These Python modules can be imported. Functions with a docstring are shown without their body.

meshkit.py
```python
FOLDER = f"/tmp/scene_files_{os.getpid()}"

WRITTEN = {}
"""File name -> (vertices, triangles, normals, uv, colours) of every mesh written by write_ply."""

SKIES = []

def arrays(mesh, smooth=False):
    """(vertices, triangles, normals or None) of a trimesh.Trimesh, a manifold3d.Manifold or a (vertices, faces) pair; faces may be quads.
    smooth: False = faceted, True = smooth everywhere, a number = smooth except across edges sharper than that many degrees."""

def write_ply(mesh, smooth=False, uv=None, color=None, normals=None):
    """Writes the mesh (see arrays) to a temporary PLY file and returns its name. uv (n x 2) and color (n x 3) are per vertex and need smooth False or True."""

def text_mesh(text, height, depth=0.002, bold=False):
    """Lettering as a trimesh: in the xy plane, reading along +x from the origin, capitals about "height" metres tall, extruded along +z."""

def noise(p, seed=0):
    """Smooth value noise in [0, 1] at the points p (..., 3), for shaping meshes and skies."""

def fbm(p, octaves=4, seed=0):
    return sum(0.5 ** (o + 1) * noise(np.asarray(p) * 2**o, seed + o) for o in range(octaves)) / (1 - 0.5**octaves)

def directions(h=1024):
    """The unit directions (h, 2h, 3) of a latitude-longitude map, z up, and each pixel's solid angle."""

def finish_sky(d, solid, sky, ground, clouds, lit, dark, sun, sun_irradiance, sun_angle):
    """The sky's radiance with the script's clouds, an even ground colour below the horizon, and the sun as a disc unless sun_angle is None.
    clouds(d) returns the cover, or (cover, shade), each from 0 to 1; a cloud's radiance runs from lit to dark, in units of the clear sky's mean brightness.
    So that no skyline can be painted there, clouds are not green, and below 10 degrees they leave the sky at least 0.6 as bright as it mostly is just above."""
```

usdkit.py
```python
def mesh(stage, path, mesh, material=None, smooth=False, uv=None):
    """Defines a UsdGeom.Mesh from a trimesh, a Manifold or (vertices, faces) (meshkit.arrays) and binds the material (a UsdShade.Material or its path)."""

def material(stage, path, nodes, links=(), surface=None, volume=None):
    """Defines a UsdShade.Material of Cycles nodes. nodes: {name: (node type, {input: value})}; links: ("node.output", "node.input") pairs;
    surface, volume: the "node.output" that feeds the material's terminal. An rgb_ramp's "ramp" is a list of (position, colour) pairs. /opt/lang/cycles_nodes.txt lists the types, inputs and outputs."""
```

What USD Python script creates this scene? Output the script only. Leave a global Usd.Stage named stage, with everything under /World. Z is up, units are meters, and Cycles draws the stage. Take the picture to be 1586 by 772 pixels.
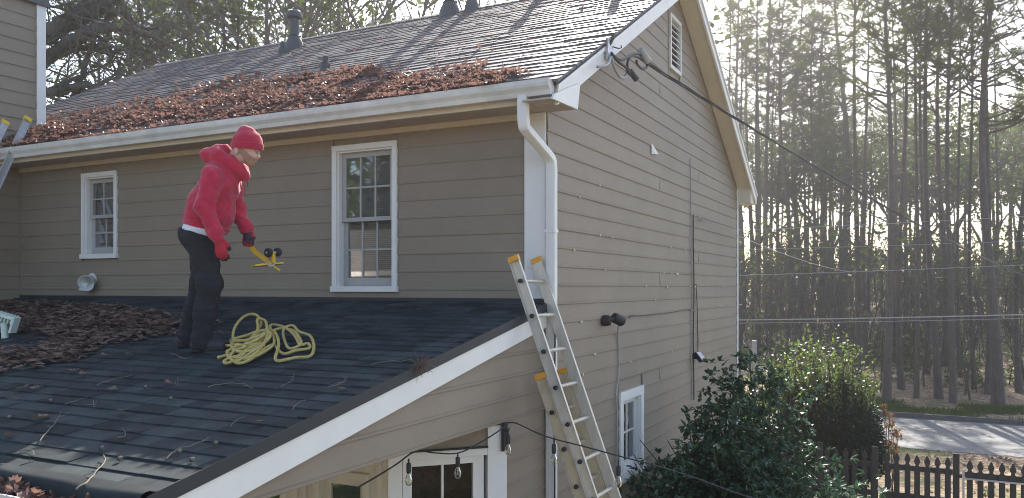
import math, random
import numpy as np
import trimesh, usdkit, meshkit
import shapely.geometry as sg
from pxr import Usd, UsdGeom, UsdShade, UsdLux, Gf, Sdf

stage = Usd.Stage.CreateInMemory()
UsdGeom.SetStageUpAxis(stage, "Z")
UsdGeom.SetStageMetersPerUnit(stage, 1.0)
WORLD = UsdGeom.Xform.Define(stage, '/World')
stage.SetDefaultPrim(WORLD.GetPrim())
LOOKS = '/World/Looks'
UsdGeom.Scope.Define(stage, LOOKS)

# ------------------------------------------------------------------ camera
H = 4.0                                       # camera height above the yard
RV = np.array([.8913, .4535, 0.0]); FV = np.array([-.4535, .8913, 0.0]); UV = np.array([0, 0, 1.0])
CAM = np.array([2.951, -6.465, H])
FPX, CX, CY = 1250.0, 793.0, 446.0
cam = UsdGeom.Camera.Define(stage, '/World/camera')
cam.AddTransformOp().Set(Gf.Matrix4d(*RV, 0, *UV, 0, *(-FV), 0, *CAM, 1))
cam.CreateHorizontalApertureAttr(36.0)
cam.CreateFocalLengthAttr(FPX / 1586 * 36.0)
cam.CreateVerticalApertureOffsetAttr(60.0 / 1586 * 36.0)
cam.CreateExposureAttr(1.25)

# ------------------------------------------------------------------ light
SUN_AZ, SUN_EL = -0.288, math.radians(36.4)   # azimuth from +y towards +x
SDIR = np.array([math.sin(SUN_AZ) * math.cos(SUN_EL), math.cos(SUN_AZ) * math.cos(SUN_EL), math.sin(SUN_EL)])
usdkit.material(stage, LOOKS + '/sky_light', {
    'sky': ('sky_texture', {'sky_type': 'single_scattering', 'sun_disc': False, 'sun_elevation': SUN_EL, 'sun_rotation': SUN_AZ,
                            'altitude': 100.0, 'air_density': 1.0, 'aerosol_density': 2.0, 'ozone_density': 1.0}),
    'bg': ('background_shader', {'strength': 0.115})}, [('sky.color', 'bg.color')], surface='bg.background')
sky = UsdLux.DomeLight.Define(stage, '/World/sky')
UsdShade.MaterialBindingAPI.Apply(sky.GetPrim()).Bind(UsdShade.Material.Get(stage, LOOKS + '/sky_light'))
sky.GetPrim().SetCustomDataByKey('kind', 'structure')
sky.GetPrim().SetCustomDataByKey('label', 'pale bright daytime sky behind the trees')
sky.GetPrim().SetCustomDataByKey('category', 'sky')
sun = UsdLux.DistantLight.Define(stage, '/World/sun')
sun.CreateIntensityAttr(1.25); sun.CreateAngleAttr(0.5); sun.CreateNormalizeAttr(True)
sun.CreateColorAttr(Gf.Vec3f(1.0, .94, .85))
_z = SDIR; _x = np.cross([0, 0, 1.0], _z); _x /= np.linalg.norm(_x); _y = np.cross(_z, _x)
sun.AddTransformOp().Set(Gf.Matrix4d(*_x, 0, *_y, 0, *_z, 0, 0, 0, 60, 1))

# ------------------------------------------------------------------ helpers
def ray(px, py):
    return FV + (px - CX) / FPX * RV + (CY - py) / FPX * UV
def on_plane(px, py, p0, n):
    d = ray(px, py); n = np.asarray(n, float)
    return CAM + d * (np.dot(np.asarray(p0, float) - CAM, n) / np.dot(d, n))
def at_depth(px, py, Z):
    return CAM + ray(px, py) * Z
def on_x(px, py, x): return on_plane(px, py, (x, 0, 0), (1, 0, 0))
def on_y(px, py, y): return on_plane(px, py, (0, y, 0), (0, 1, 0))
def on_z(px, py, z): return on_plane(px, py, (0, 0, z), (0, 0, 1))

_used = {}
def numbered(parent, name):
    k = (parent, name); n = _used.get(k, 0); _used[k] = n + 1
    return name if n == 0 else f'{name}_{n:03d}'
def tag(prim, label=None, cat=None, group=None, kind=None):
    p = prim.GetPrim() if hasattr(prim, 'GetPrim') else prim
    for k, v in (('label', label), ('category', cat), ('group', group), ('kind', kind)):
        if v: p.SetCustomDataByKey(k, v)
    return p
def path_of(parent):
    if parent is None: return '/World'
    return parent if isinstance(parent, str) else str(parent.GetPath())
def obj(name, mesh, mat, parent=None, smooth=False, **kw):
    pp = path_of(parent)
    path = pp + '/' + numbered(pp, name)
    if isinstance(mesh, MB): mesh = mesh.get()
    m = usdkit.mesh(stage, path, mesh, M[mat] if isinstance(mat, str) else mat, smooth=smooth)
    m.CreateDoubleSidedAttr(True)
    return tag(m, **kw)
def thing(name, label, cat, loc=(0, 0, 0), group=None, rotz=0.0, scale=None, kind=None):
    path = '/World/' + numbered('/World', name)
    x = UsdGeom.Xform.Define(stage, path)
    x.AddTranslateOp().Set(Gf.Vec3d(*map(float, loc)))
    if rotz: x.AddRotateZOp().Set(math.degrees(rotz))
    if scale: x.AddScaleOp().Set(Gf.Vec3f(*scale))
    return tag(x, label, cat, group, kind)
def group_part(name, parent):
    pp = path_of(parent)
    return UsdGeom.Xform.Define(stage, pp + '/' + numbered(pp, name)).GetPrim()
def copy_of(proto, name, label, cat, loc, rotz, s, group=None, tilt=None):
    t = thing(name, label, cat, loc, group, rotz, s if isinstance(s, tuple) else (s, s, s))
    t.GetReferences().AddInternalReference(proto)
    t.SetInstanceable(True)
    return t

class MB:
    def __init__(s): s.v = []; s.f = []; s.n = 0
    def add(s, v, f):
        v = np.asarray(v, float); f = np.asarray(f, int)
        if f.shape[1] == 4: f = np.vstack([f[:, [0, 1, 2]], f[:, [0, 2, 3]]])
        s.v.append(v); s.f.append(f + s.n); s.n += len(v); return s
    def mesh(s, m):
        if hasattr(m, 'to_mesh'):
            q = m.to_mesh(); return s.add(q.vert_properties[:, :3], q.tri_verts)
        return s.add(m.vertices, m.faces)
    def get(s): return (np.vstack(s.v), np.vstack(s.f))
    def box(s, a, b):
        a = np.minimum(a, b), np.maximum(a, b); lo, hi = a
        v = [(x, y, z) for x in (lo[0], hi[0]) for y in (lo[1], hi[1]) for z in (lo[2], hi[2])]
        return s.add(v, [[0, 1, 3, 2], [4, 6, 7, 5], [0, 4, 5, 1], [2, 3, 7, 6], [0, 2, 6, 4], [1, 5, 7, 3]])
    def obox(s, c, ax, half):                     # oriented box: centre, three axes, half sizes
        c = np.asarray(c, float); ax = [np.asarray(a, float) / np.linalg.norm(a) for a in ax]
        v = [c + i * half[0] * ax[0] + j * half[1] * ax[1] + k * half[2] * ax[2] for i in (-1, 1) for j in (-1, 1) for k in (-1, 1)]
        return s.add(v, [[0, 1, 3, 2], [4, 6, 7, 5], [0, 4, 5, 1], [2, 3, 7, 6], [0, 2, 6, 4], [1, 5, 7, 3]])
    def hexa(s, bot, top):
        v = list(bot) + list(top)
        return s.add(v, [[3, 2, 1, 0], [4, 5, 6, 7], [0, 1, 5, 4], [1, 2, 6, 5], [2, 3, 7, 6], [3, 0, 4, 7]])
    def tube(s, pts, r, sides=6, caps=True):
        p = np.asarray(pts, float); n = len(p)
        r = np.broadcast_to(np.asarray(r, float), (n,))
        t = np.gradient(p, axis=0); t /= np.linalg.norm(t, axis=1, keepdims=True) + 1e-12
        ref = np.array([0, 0, 1.0]) if abs(t[0][2]) < .9 else np.array([1.0, 0, 0])
        fr = []
        a = np.cross(t[0], ref); a /= np.linalg.norm(a)
        for i in range(n):
            a = a - t[i] * np.dot(a, t[i]); a /= np.linalg.norm(a) + 1e-12
            fr.append((a, np.cross(t[i], a)))
        ang = np.arange(sides) * 2 * np.pi / sides
        v = np.vstack([p[i] + r[i] * (np.cos(ang)[:, None] * fr[i][0] + np.sin(ang)[:, None] * fr[i][1]) for i in range(n)])
        f = []
        for i in range(n - 1):
            for j in range(sides):
                k = (j + 1) % sides
                f.append([i * sides + j, i * sides + k, (i + 1) * sides + k, (i + 1) * sides + j])
        f = np.array(f); f = np.vstack([f[:, [0, 1, 2]], f[:, [0, 2, 3]]])
        if caps:
            v = np.vstack([v, p[0], p[-1]]); b = n * sides
            f = np.vstack([f, [[b, (j + 1) % sides, j] for j in range(sides)],
                           [[b + 1, (n - 1) * sides + j, (n - 1) * sides + (j + 1) % sides] for j in range(sides)]])
        return s.add(v, f)
    def lathe(s, prof, c=(0, 0, 0), axis=(0, 0, 1), n=20):   # prof: (radius, height)
        ax = np.asarray(axis, float); ax /= np.linalg.norm(ax)
        ref = np.array([1.0, 0, 0]) if abs(ax[0]) < .9 else np.array([0, 1.0, 0])
        a = np.cross(ax, ref); a /= np.linalg.norm(a); b = np.cross(ax, a)
        ang = np.arange(n) * 2 * np.pi / n
        v = np.vstack([np.asarray(c) + h * ax + rr * (np.cos(ang)[:, None] * a + np.sin(ang)[:, None] * b) for rr, h in prof])
        f = [[i * n + j, i * n + (j + 1) % n, (i + 1) * n + (j + 1) % n, (i + 1) * n + j] for i in range(len(prof) - 1) for j in range(n)]
        return s.add(v, f)
    def prism(s, poly, o, eu, ev, en, d):         # shapely polygon in (u,v), extruded d along en
        m = trimesh.creation.extrude_polygon(poly, d, engine='earcut')
        o, eu, ev, en = (np.asarray(x, float) for x in (o, eu, ev, en))
        v = o + m.vertices[:, :1] * eu + m.vertices[:, 1:2] * ev + m.vertices[:, 2:3] * en
        return s.add(v, m.faces)

def catmull(pts, n=8, closed=False):
    p = np.asarray(pts, float)
    q = np.vstack([2 * p[0] - p[1], p, 2 * p[-1] - p[-2]])
    out = []
    for i in range(1, len(q) - 2):
        for t in np.linspace(0, 1, n, endpoint=False):
            a, b, c, d = q[i - 1:i + 3]
            out.append(.5 * ((2 * b) + (-a + c) * t + (2 * a - 5 * b + 4 * c - d) * t * t + (-a + 3 * b - 3 * c + d) * t ** 3))
    out.append(p[-1])
    return np.array(out)

# ------------------------------------------------------------------ materials
M = {}
def mat(name, nodes, links, surface='p.BSDF', volume=None):
    M[name] = usdkit.material(stage, LOOKS + '/' + name, nodes, links, surface=surface, volume=volume)
def plain(name, col, rough=.6, var=.12, scale=6.0, bump=0.0, bscale=60.0, metallic=0.0, spec=.5, sheen=0.0, stretch=(1, 1, 1)):
    c = np.array(col, float)
    n = {'g': ('geometry', {}), 'mp': ('mapping', {'scale': stretch}), 'n': ('noise_texture', {'scale': scale, 'detail': 5.0, 'roughness': .65}),
         'r': ('rgb_ramp', {'ramp': [(.25, tuple(c * (1 - var))), (.75, tuple(np.minimum(c * (1 + var), 1)))]}),
         'p': ('principled_bsdf', {'roughness': rough, 'metallic': metallic, 'specular_ior_level': spec, 'sheen_weight': sheen})}
    l = [('g.position', 'mp.vector'), ('mp.vector', 'n.vector'), ('n.fac', 'r.fac'), ('r.color', 'p.base_color')]
    if bump:
        n['bn'] = ('noise_texture', {'scale': bscale, 'detail': 4.0}); n['b'] = ('bump', {'strength': bump, 'distance': .01})
        l += [('mp.vector', 'bn.vector'), ('bn.fac', 'b.height'), ('b.normal', 'p.normal')]
    mat(name, n, l)
def island(name, stops, rough=.7, trans=0.0, spec=.3, noise=.0):
    n = {'g': ('geometry', {}), 'r': ('rgb_ramp', {'ramp': stops}), 'p': ('principled_bsdf', {'roughness': rough, 'specular_ior_level': spec})}
    l = [('g.random_per_island', 'r.fac'), ('r.color', 'p.base_color')]
    if trans:
        n['t'] = ('translucent_bsdf', {}); n['m'] = ('mix_closure', {'fac': trans})
        l += [('r.color', 't.color'), ('p.BSDF', 'm.closure1'), ('t.BSDF', 'm.closure2')]
        mat(name, n, l, surface='m.closure')
    else: mat(name, n, l)

for k, c in enumerate([(.25, .199, .145), (.256, .204, .149), (.244, .194, .141)]):
    plain(f'siding_paint_{k}', c, .62, .09, 1.1, bump=.25, bscale=45, stretch=(1, 1, 1.2))
plain('white_trim', (.74, .715, .67), .5, .05, 3, bump=.1, bscale=30)
plain('aged_white', (.64, .62, .57), .5, .20, 3, bump=.1, bscale=30)
plain('cream_trim', (.60, .53, .41), .55, .06, 3)
plain('soffit_paint', (.42, .36, .30), .6, .10, 4)
SH = [(.036, .050, .054), (.028, .040, .044), (.047, .062, .066), (.020, .029, .032)]
for k, c in enumerate(SH):
    n = {'g': ('geometry', {}), 'n': ('noise_texture', {'scale': 260.0, 'detail': 3.0}), 'n2': ('noise_texture', {'scale': 5.0, 'detail': 4.0}),
         'r': ('rgb_ramp', {'ramp': [(.3, tuple(np.array(c) * .55)), (.55, c), (.75, tuple(np.array(c) * 1.9))]}),
         'r2': ('rgb_ramp', {'ramp': [(.3, (.62, .64, .68)), (.7, (1.35, 1.32, 1.28))]}),
         'mx': ('mix', {'mix_type': 'multiply', 'fac': 1.0}), 'b': ('bump', {'strength': .6, 'distance': .004}),
         'p': ('principled_bsdf', {'roughness': .85, 'specular_ior_level': .3})}
    mat(f'shingle_{k}', n, [('g.position', 'n.vector'), ('g.position', 'n2.vector'), ('n.fac', 'r.fac'), ('n2.fac', 'r2.fac'), ('r.color', 'mx.color1'),
                            ('r2.color', 'mx.color2'), ('mx.color', 'p.base_color'), ('n.fac', 'b.height'), ('b.normal', 'p.normal')])
# main roof: weathered grey-brown shingles, tone differs from tab to tab
mat('old_shingle', {'g': ('geometry', {}), 'n': ('noise_texture', {'scale': 200.0, 'detail': 3.0}),
    'r': ('rgb_ramp', {'ramp': [(0, (.13, .115, .115)), (.5, (.185, .165, .162)), (1, (.24, .22, .215))]}),
    'r2': ('rgb_ramp', {'ramp': [(.3, (.6, .6, .6)), (.7, (1.35, 1.35, 1.35))]}), 'mx': ('mix', {'mix_type': 'multiply', 'fac': 1.0}),
    'b': ('bump', {'strength': .5, 'distance': .004}), 'p': ('principled_bsdf', {'roughness': .62, 'specular_ior_level': .6})},
    [('g.position', 'n.vector'), ('g.random_per_island', 'r.fac'), ('n.fac', 'r2.fac'), ('r.color', 'mx.color1'), ('r2.color', 'mx.color2'),
     ('mx.color', 'p.base_color'), ('n.fac', 'b.height'), ('b.normal', 'p.normal')])
plain('drip_edge', (.02, .022, .025), .6)
plain('aluminium', (.56, .52, .45), .42, .14, 20, metallic=.4, stretch=(1, 1, .2))
plain('aluminium_worn', (.52, .44, .32), .5, .18, 12, metallic=.35, stretch=(1, 1, .3))
plain('galvanised', (.50, .51, .53), .45, .15, 25, metallic=.6)
plain('orange_plastic', (.72, .33, .03), .45)
plain('yellow_plastic', (.75, .50, .04), .5)
plain('yellow_paint', (.68, .40, .01), .4)
plain('black_plastic', (.015, .015, .016), .45)
plain('black_rubber', (.02, .02, .021), .7)
plain('pale_plastic', (.62, .70, .62), .5, .1, 20)
plain('cable_black', (.022, .022, .024), .55)
plain('cable_grey', (.33, .32, .31), .6)
plain('cable_light', (.30, .30, .31), .4)
plain('pipe_dark', (.07, .068, .07), .55, .2, 12)
plain('vent_white', (.70, .70, .68), .5)
plain('window_sash', (.38, .365, .345), .55, .05)
plain('blind', (.38, .365, .345), .7, .06)
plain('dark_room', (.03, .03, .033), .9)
plain('fence_wood', (.045, .037, .030), .8, .3, 8, bump=.4, bscale=40, stretch=(4, 4, .6))
plain('gate_frame', (.55, .48, .45), .5, .1)
plain('rope', (.56, .43, .15), .85, .25, 30, bump=.2, bscale=200)
plain('twig', (.22, .185, .14), .9, .3, 40)
plain('skin', (.60, .36, .26), .5, .10, 25)
plain('stubble', (.36, .215, .15), .7, .25, 120)
plain('hoodie', (.47, .015, .050), .9, .12, 14, bump=.35, bscale=26, sheen=.25)
plain('beanie', (.43, .012, .045), .9, .10, 30, bump=.3, bscale=90, sheen=.25)
plain('trousers', (.012, .012, .016), .9, .2, 10, bump=.3, bscale=18)
plain('tee_white', (.75, .75, .76), .8)
plain('glove_red', (.45, .018, .035), .85, .15, 40)
plain('glove_dark', (.035, .02, .024), .7, .2, 40)
plain('shoe', (.03, .032, .036), .7, .2, 30)
plain('bark_pine', (.085, .066, .054), .95, .45, 7, bump=.9, bscale=14, stretch=(3, 3, .5))
plain('bark_grey', (.115, .098, .084), .95, .4, 8, bump=.8, bscale=16, stretch=(3, 3, .5))
plain('bark_dark', (.06, .05, .045), .95, .3, 8)
plain('stem', (.09, .07, .05), .9, .3, 10)
plain('concrete', (.30, .29, .27), .9, .15, 8)
plain('kerb', (.085, .08, .075), .9, .3, 6)
plain('tan_siding', (.55, .50, .40), .7, .06)
plain('roof_tan', (.16, .145, .13), .9)
island('needles', [(0, (.10, .115, .026)), (.5, (.165, .175, .042)), (.85, (.24, .23, .06)), (1, (.25, .19, .08))], .5, .6)
island('leaf_dull', [(0, (.075, .105, .030)), (.5, (.135, .16, .044)), (1, (.24, .245, .07))], .45, .55)
island('leaf_bush', [(0, (.048, .105, .052)), (.5, (.080, .155, .076)), (.9, (.125, .21, .09)), (1, (.24, .33, .09))], .34, .3, spec=.5)
island('leaf_shrub', [(0, (.018, .044, .014)), (.6, (.032, .070, .022)), (1, (.07, .12, .030))], .45, .25, spec=.5)
island('leaf_sprout', [(0, (.16, .24, .04)), (.6, (.28, .36, .07)), (1, (.50, .50, .22))], .3, .5, spec=.6)
island('leaf_lime', [(0, (.07, .11, .02)), (.6, (.14, .19, .04)), (1, (.22, .24, .06))], .5, .45)
island('dead_leaf', [(0, (.24, .165, .13)), (.3, (.45, .33, .27)), (.6, (.62, .49, .42)), (.85, (.78, .68, .60)), (.96, (.55, .32, .19)), (1, (.80, .74, .68))], .6, .25)
island('dead_leaf_red', [(0, (.19, .11, .09)), (.3, (.36, .215, .17)), (.55, (.52, .36, .30)), (.80, (.70, .55, .47)), (.91, (.68, .32, .13)), (1, (.86, .79, .74))], .38, .52, spec=.8)
island('hydrangea', [(0, (.32, .17, .06)), (1, (.50, .30, .13))], .8, .3)
island('twig_brush', [(0, (.07, .055, .045)), (1, (.17, .14, .115))], .9)
# ground: leaf litter with grassy patches
mat('litter', {'g': ('geometry', {}), 'n': ('noise_texture', {'scale': .35, 'detail': 4.0}), 'v': ('voronoi_texture', {'scale': 11.0}),
    'r': ('rgb_ramp', {'ramp': [(0, (.14, .095, .06)), (.5, (.25, .18, .115)), (1, (.40, .31, .22))]}),
    'gr': ('rgb_ramp', {'ramp': [(0, (.05, .075, .018)), (1, (.13, .15, .045))]}), 'mf': ('rgb_ramp', {'ramp': [(.52, (0, 0, 0)), (.62, (1, 1, 1))]}),
    'mx': ('mix', {'mix_type': 'mix'}), 'sp': ('separate_color', {}), 'b': ('bump', {'strength': .8, 'distance': .03}), 'p': ('principled_bsdf', {'roughness': .95, 'specular_ior_level': .2})},
    [('g.position', 'n.vector'), ('g.position', 'v.vector'), ('v.color', 'sp.color'), ('sp.r', 'r.fac'), ('sp.g', 'gr.fac'), ('n.fac', 'mf.fac'), ('mf.color', 'mx.fac'),
     ('r.color', 'mx.color1'), ('gr.color', 'mx.color2'), ('mx.color', 'p.base_color'), ('v.distance', 'b.height'), ('b.normal', 'p.normal')])
plain('asphalt', (.17, .17, .168), .75, .22, 3, bump=.3, bscale=120)
plain('road_paint', (.42, .33, .10), .8, .3, 6)
island('grass', [(0, (.07, .11, .02)), (.5, (.13, .17, .035)), (1, (.24, .23, .07))], .7, .4)
# window panes: see-through, mirror-like at a glance
mat('pane', {'f': ('fresnel', {'IOR': 1.6}), 'a': ('math', {'math_type': 'multiply_add', 'value2': .26, 'value3': .012, 'use_clamp': True}), 't': ('transparent_bsdf', {'color': (.70, .71, .71)}),
    'gl': ('glossy_bsdf', {'color': (.95, .95, .95), 'roughness': .02}), 'm': ('mix_closure', {})},
    [('f.fac', 'a.value1'), ('a.value', 'm.fac'), ('t.BSDF', 'm.closure1'), ('gl.BSDF', 'm.closure2')], surface='m.closure')
mat('bulb_glass', {'f': ('fresnel', {'IOR': 1.5}), 't': ('transparent_bsdf', {'color': (.93, .92, .86)}), 'gl': ('glossy_bsdf', {'color': (1, 1, 1), 'roughness': .05}), 'm': ('mix_closure', {})},
    [('f.fac', 'm.fac'), ('t.BSDF', 'm.closure1'), ('gl.BSDF', 'm.closure2')], surface='m.closure')
# ================================================================== HOUSE
EXP = .1704                                   # siding exposure
EAVE_Y, RIDGE_Y, BACK_Y, SL = -.45, 4.08, 8.16, .552
def ztop(y):                                  # top of the main roof
    return H + 1.70 + SL * ((y if y <= RIDGE_Y else 2 * RIDGE_Y - y) + .45)
PSL = .1835
def zporch(y): return H - .112 + PSL * y      # top of the porch roof (y negative)
PEND = -4.10
house = thing('house', 'taupe lap-sided two-storey house with shingled gable roof and low lean-to roof', 'house')
rng = random.Random(7)

def put(mb, o, eu, en):                       # local (u, outward, z) -> world
    v, f = mb.get()
    o, eu, en = (np.asarray(x, float) for x in (o, eu, en))
    w = v[:, :1] * eu + v[:, 1:2] * en + o; w[:, 2] = v[:, 2] + o[2]
    if np.dot(np.cross(eu, en), [0, 0, 1]) < 0: f = f[:, ::-1]
    return (w, f)

def lap_board(parent, o, eu, en, z0, z1, ub, ut, k):
    """one siding board, bottom at z0, top at z1; ub / ut: its extent (u0, u1) at the bottom and at the top"""
    prof = [(.008, z1), (.0115, z0 + .026), (.0175, z0 + .018), (.0175, z0 + .003), (.013, z0 - .002), (.0, z0)]
    w = .0015 * rng.random()
    v = []
    for side in (0, 1):
        for n, z in prof:
            t = min(max((z - z0) / (z1 - z0), 0), 1)
            v.append((ub[side] + (ut[side] - ub[side]) * t, n + w, z))
    m = len(prof)
    f = []
    for i in range(m):
        j = (i + 1) % m
        f += [[i, j, m + j], [i, m + j, m + i]]
    for i in range(1, m - 1):
        f += [[0, i + 1, i], [m, m + i, m + i + 1]]
    mb = MB().add(v, f)
    return obj('siding_board', put(mb, o, eu, en), f'siding_paint_{k}', parent)

def side_wall(parent, o, eu, en, z_lo, z_hi, extent, holes=(), joints=()):
    """rows of boards from z_lo up; extent(z) -> (u0, u1) or None; holes: (u0, u1, z0, z1)"""
    z = z_lo
    row = 0
    while z < z_hi - .01:
        z1 = min(z + EXP, z_hi)
        a, b = extent(z + .001), extent(z1 - .001)
        if a is None: z = z1; row += 1; continue
        if b is None: b = ((a[0] + a[1]) / 2 - .01, (a[0] + a[1]) / 2 + .01)
        cuts = sorted((h[0], h[1]) for h in holes if h[2] < z1 - .02 and h[3] > z + .02)
        segs, u = [], a[0]
        for h0, h1 in cuts:
            if h0 > u + .01: segs.append((u, h0))
            u = max(u, h1)
        if a[1] > u + .01: segs.append((u, a[1]))
        for s0, s1 in segs:
            js = [j for j in joints[row % len(joints)] if s0 + .15 < j < s1 - .15] if joints else []
            pts = [s0] + js + [s1]
            for q in range(len(pts) - 1):
                p0, p1 = pts[q] + (.001 if q else 0), pts[q + 1] - (.001 if q + 2 < len(pts) else 0)
                t0 = b[0] if abs(p0 - a[0]) < 1e-6 else p0
                t1 = b[1] if abs(p1 - a[1]) < 1e-6 else p1
                if t1 - t0 < .005: t0 = t1 = (t0 + t1) / 2; t1 += .01
                lap_board(parent, o, eu, en, z, z1, (p0, p1), (t0, t1), rng.randrange(3))
        z = z1; row += 1

def make_window(o, eu, en, u0, u1, z0, z1, tw, cols, rows, trim='white_trim', sash='window_sash', double=True, blind=True, sill=True):
    """double-hung window; u0..z1 is the outside of the trim"""
    w = group_part('window', house)
    P = lambda nm, mb, m: obj(nm, put(mb, o, eu, en), m, w)
    for a, b, c, d in ((u0, u0 + tw, z0 + tw, z1 - tw), (u1 - tw, u1, z0 + tw, z1 - tw)):
        P('side_trim', MB().box((a, -.03, c), (b, .034, d)), trim)
    P('head_trim', MB().box((u0, -.03, z1 - tw), (u1, .036, z1)), trim)
    P('sill', MB().box((u0 - .01, -.03, z0), (u1 + .01, .05 if sill else .036, z0 + tw)), trim)
    a0, a1, b0, b1 = u0 + tw, u1 - tw, z0 + tw, z1 - tw
    P('jamb', MB().box((a0, -.11, b0), (a0 + .018, .012, b1)).box((a1 - .018, -.11, b0), (a1, .012, b1)).box((a0 + .018, -.11, b1 - .018), (a1 - .018, .012, b1)), trim)
    a0 += .018; a1 -= .018; b1 -= .018
    mid = (b0 + b1) / 2
    parts = [(mid - .02, b1, -.035), (b0, mid + .02, -.066)] if double else [(b0, b1, -.03)]
    for k, (s0, s1, n) in enumerate(parts):
        st = .052
        bt = .085 if (double and k == 1) or not double else .04
        tt = .04 if double and k == 1 else .05
        mb = MB().box((a0, n - .028, s0), (a0 + st, n, s1)).box((a1 - st, n - .028, s0), (a1, n, s1))
        mb.box((a0 + st, n - .0281, s0), (a1 - st, n - .0001, s0 + bt)).box((a0 + st, n - .0281, s1 - tt), (a1 - st, n - .0001, s1))
        P('sash', mb, sash)
        g0, g1, h0, h1 = a0 + st, a1 - st, s0 + bt, s1 - tt
        for c in range(1, cols):
            u = g0 + (g1 - g0) * c / cols
            P('glazing_bar', MB().box((u - .009, n - .02, h0), (u + .009, n - .004, h1)), sash)
        for r in range(1, rows):
            z = h0 + (h1 - h0) * r / rows
            mb = MB()
            for c in range(cols):
                ua, ub = g0 + (g1 - g0) * c / cols, g0 + (g1 - g0) * (c + 1) / cols
                mb.box((ua + (.009 if c else 0), n - .02, z - .009), (ub - (.009 if c < cols - 1 else 0), n - .004, z + .009))
            P('glazing_bar', mb, sash)
        for c in range(cols):
            for r in range(rows):
                ua, ub = g0 + (g1 - g0) * c / cols, g0 + (g1 - g0) * (c + 1) / cols
                za, zb = h0 + (h1 - h0) * r / rows, h0 + (h1 - h0) * (r + 1) / rows
                tl = (rng.random() - .5) * .004
                P('pane', MB().add([(ua, n - .013 + tl, za), (ub, n - .013 - tl, za), (ub, n - .013 - tl, zb), (ua, n - .013 + tl, zb)], [[0, 1, 2, 3]]), 'pane')
    if blind:
        mb = MB(); z = b0 + .01
        while z < b1:
            mb.add([(a0 + .01, -.135, z), (a1 - .01, -.135, z), (a1 - .01, -.118, z + .017), (a0 + .01, -.118, z + .017)], [[0, 1, 2, 3]])
            z += .0205
        obj('blind', put(mb, o, eu, en), 'blind', w, kind='stuff')
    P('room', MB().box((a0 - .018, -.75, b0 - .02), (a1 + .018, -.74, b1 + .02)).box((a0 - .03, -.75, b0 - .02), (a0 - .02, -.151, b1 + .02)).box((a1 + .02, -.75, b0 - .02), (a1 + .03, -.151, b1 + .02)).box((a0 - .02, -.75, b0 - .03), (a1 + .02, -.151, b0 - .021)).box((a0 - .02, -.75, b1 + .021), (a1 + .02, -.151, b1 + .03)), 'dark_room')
    return w

def holed(outer, holes):
    return sg.Polygon(outer, [[(a, c), (b, c), (b, d), (a, d)] for a, b, c, d in holes])

# ---- front wall (facing the porch roof), plane y = 0
W1 = (-2.362, -1.572, H - .04, H + 1.425)
W2 = (-6.26, -5.609, H + .355, H + 1.40)
ins = lambda w, t=.04: (w[0] + t, w[1] - t, w[2] + t, w[3] - t)
fw = obj('front_wall', MB().prism(holed([(-9.7, 0), (0, 0), (0, H + 1.60), (-9.7, H + 1.60)], [ins(W1), ins(W2)]), (0, 0, 0), (1, 0, 0), (0, 0, 1), (0, 1, 0), .15), 'siding_paint_0', house)
WING = -7.5
side_wall(fw, (0, 0, 0), (1, 0, 0), (0, -1, 0), H - .022 - EXP, H + 1.53, lambda z: (WING + .02, -.2), [W1, W2], [(), (-4.4,), (), (), ()])
for w, c in ((W1, 3), (W2, 2)):
    make_window((0, 0, 0), (1, 0, 0), (0, -1, 0), *w, .055, c, 2)
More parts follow.
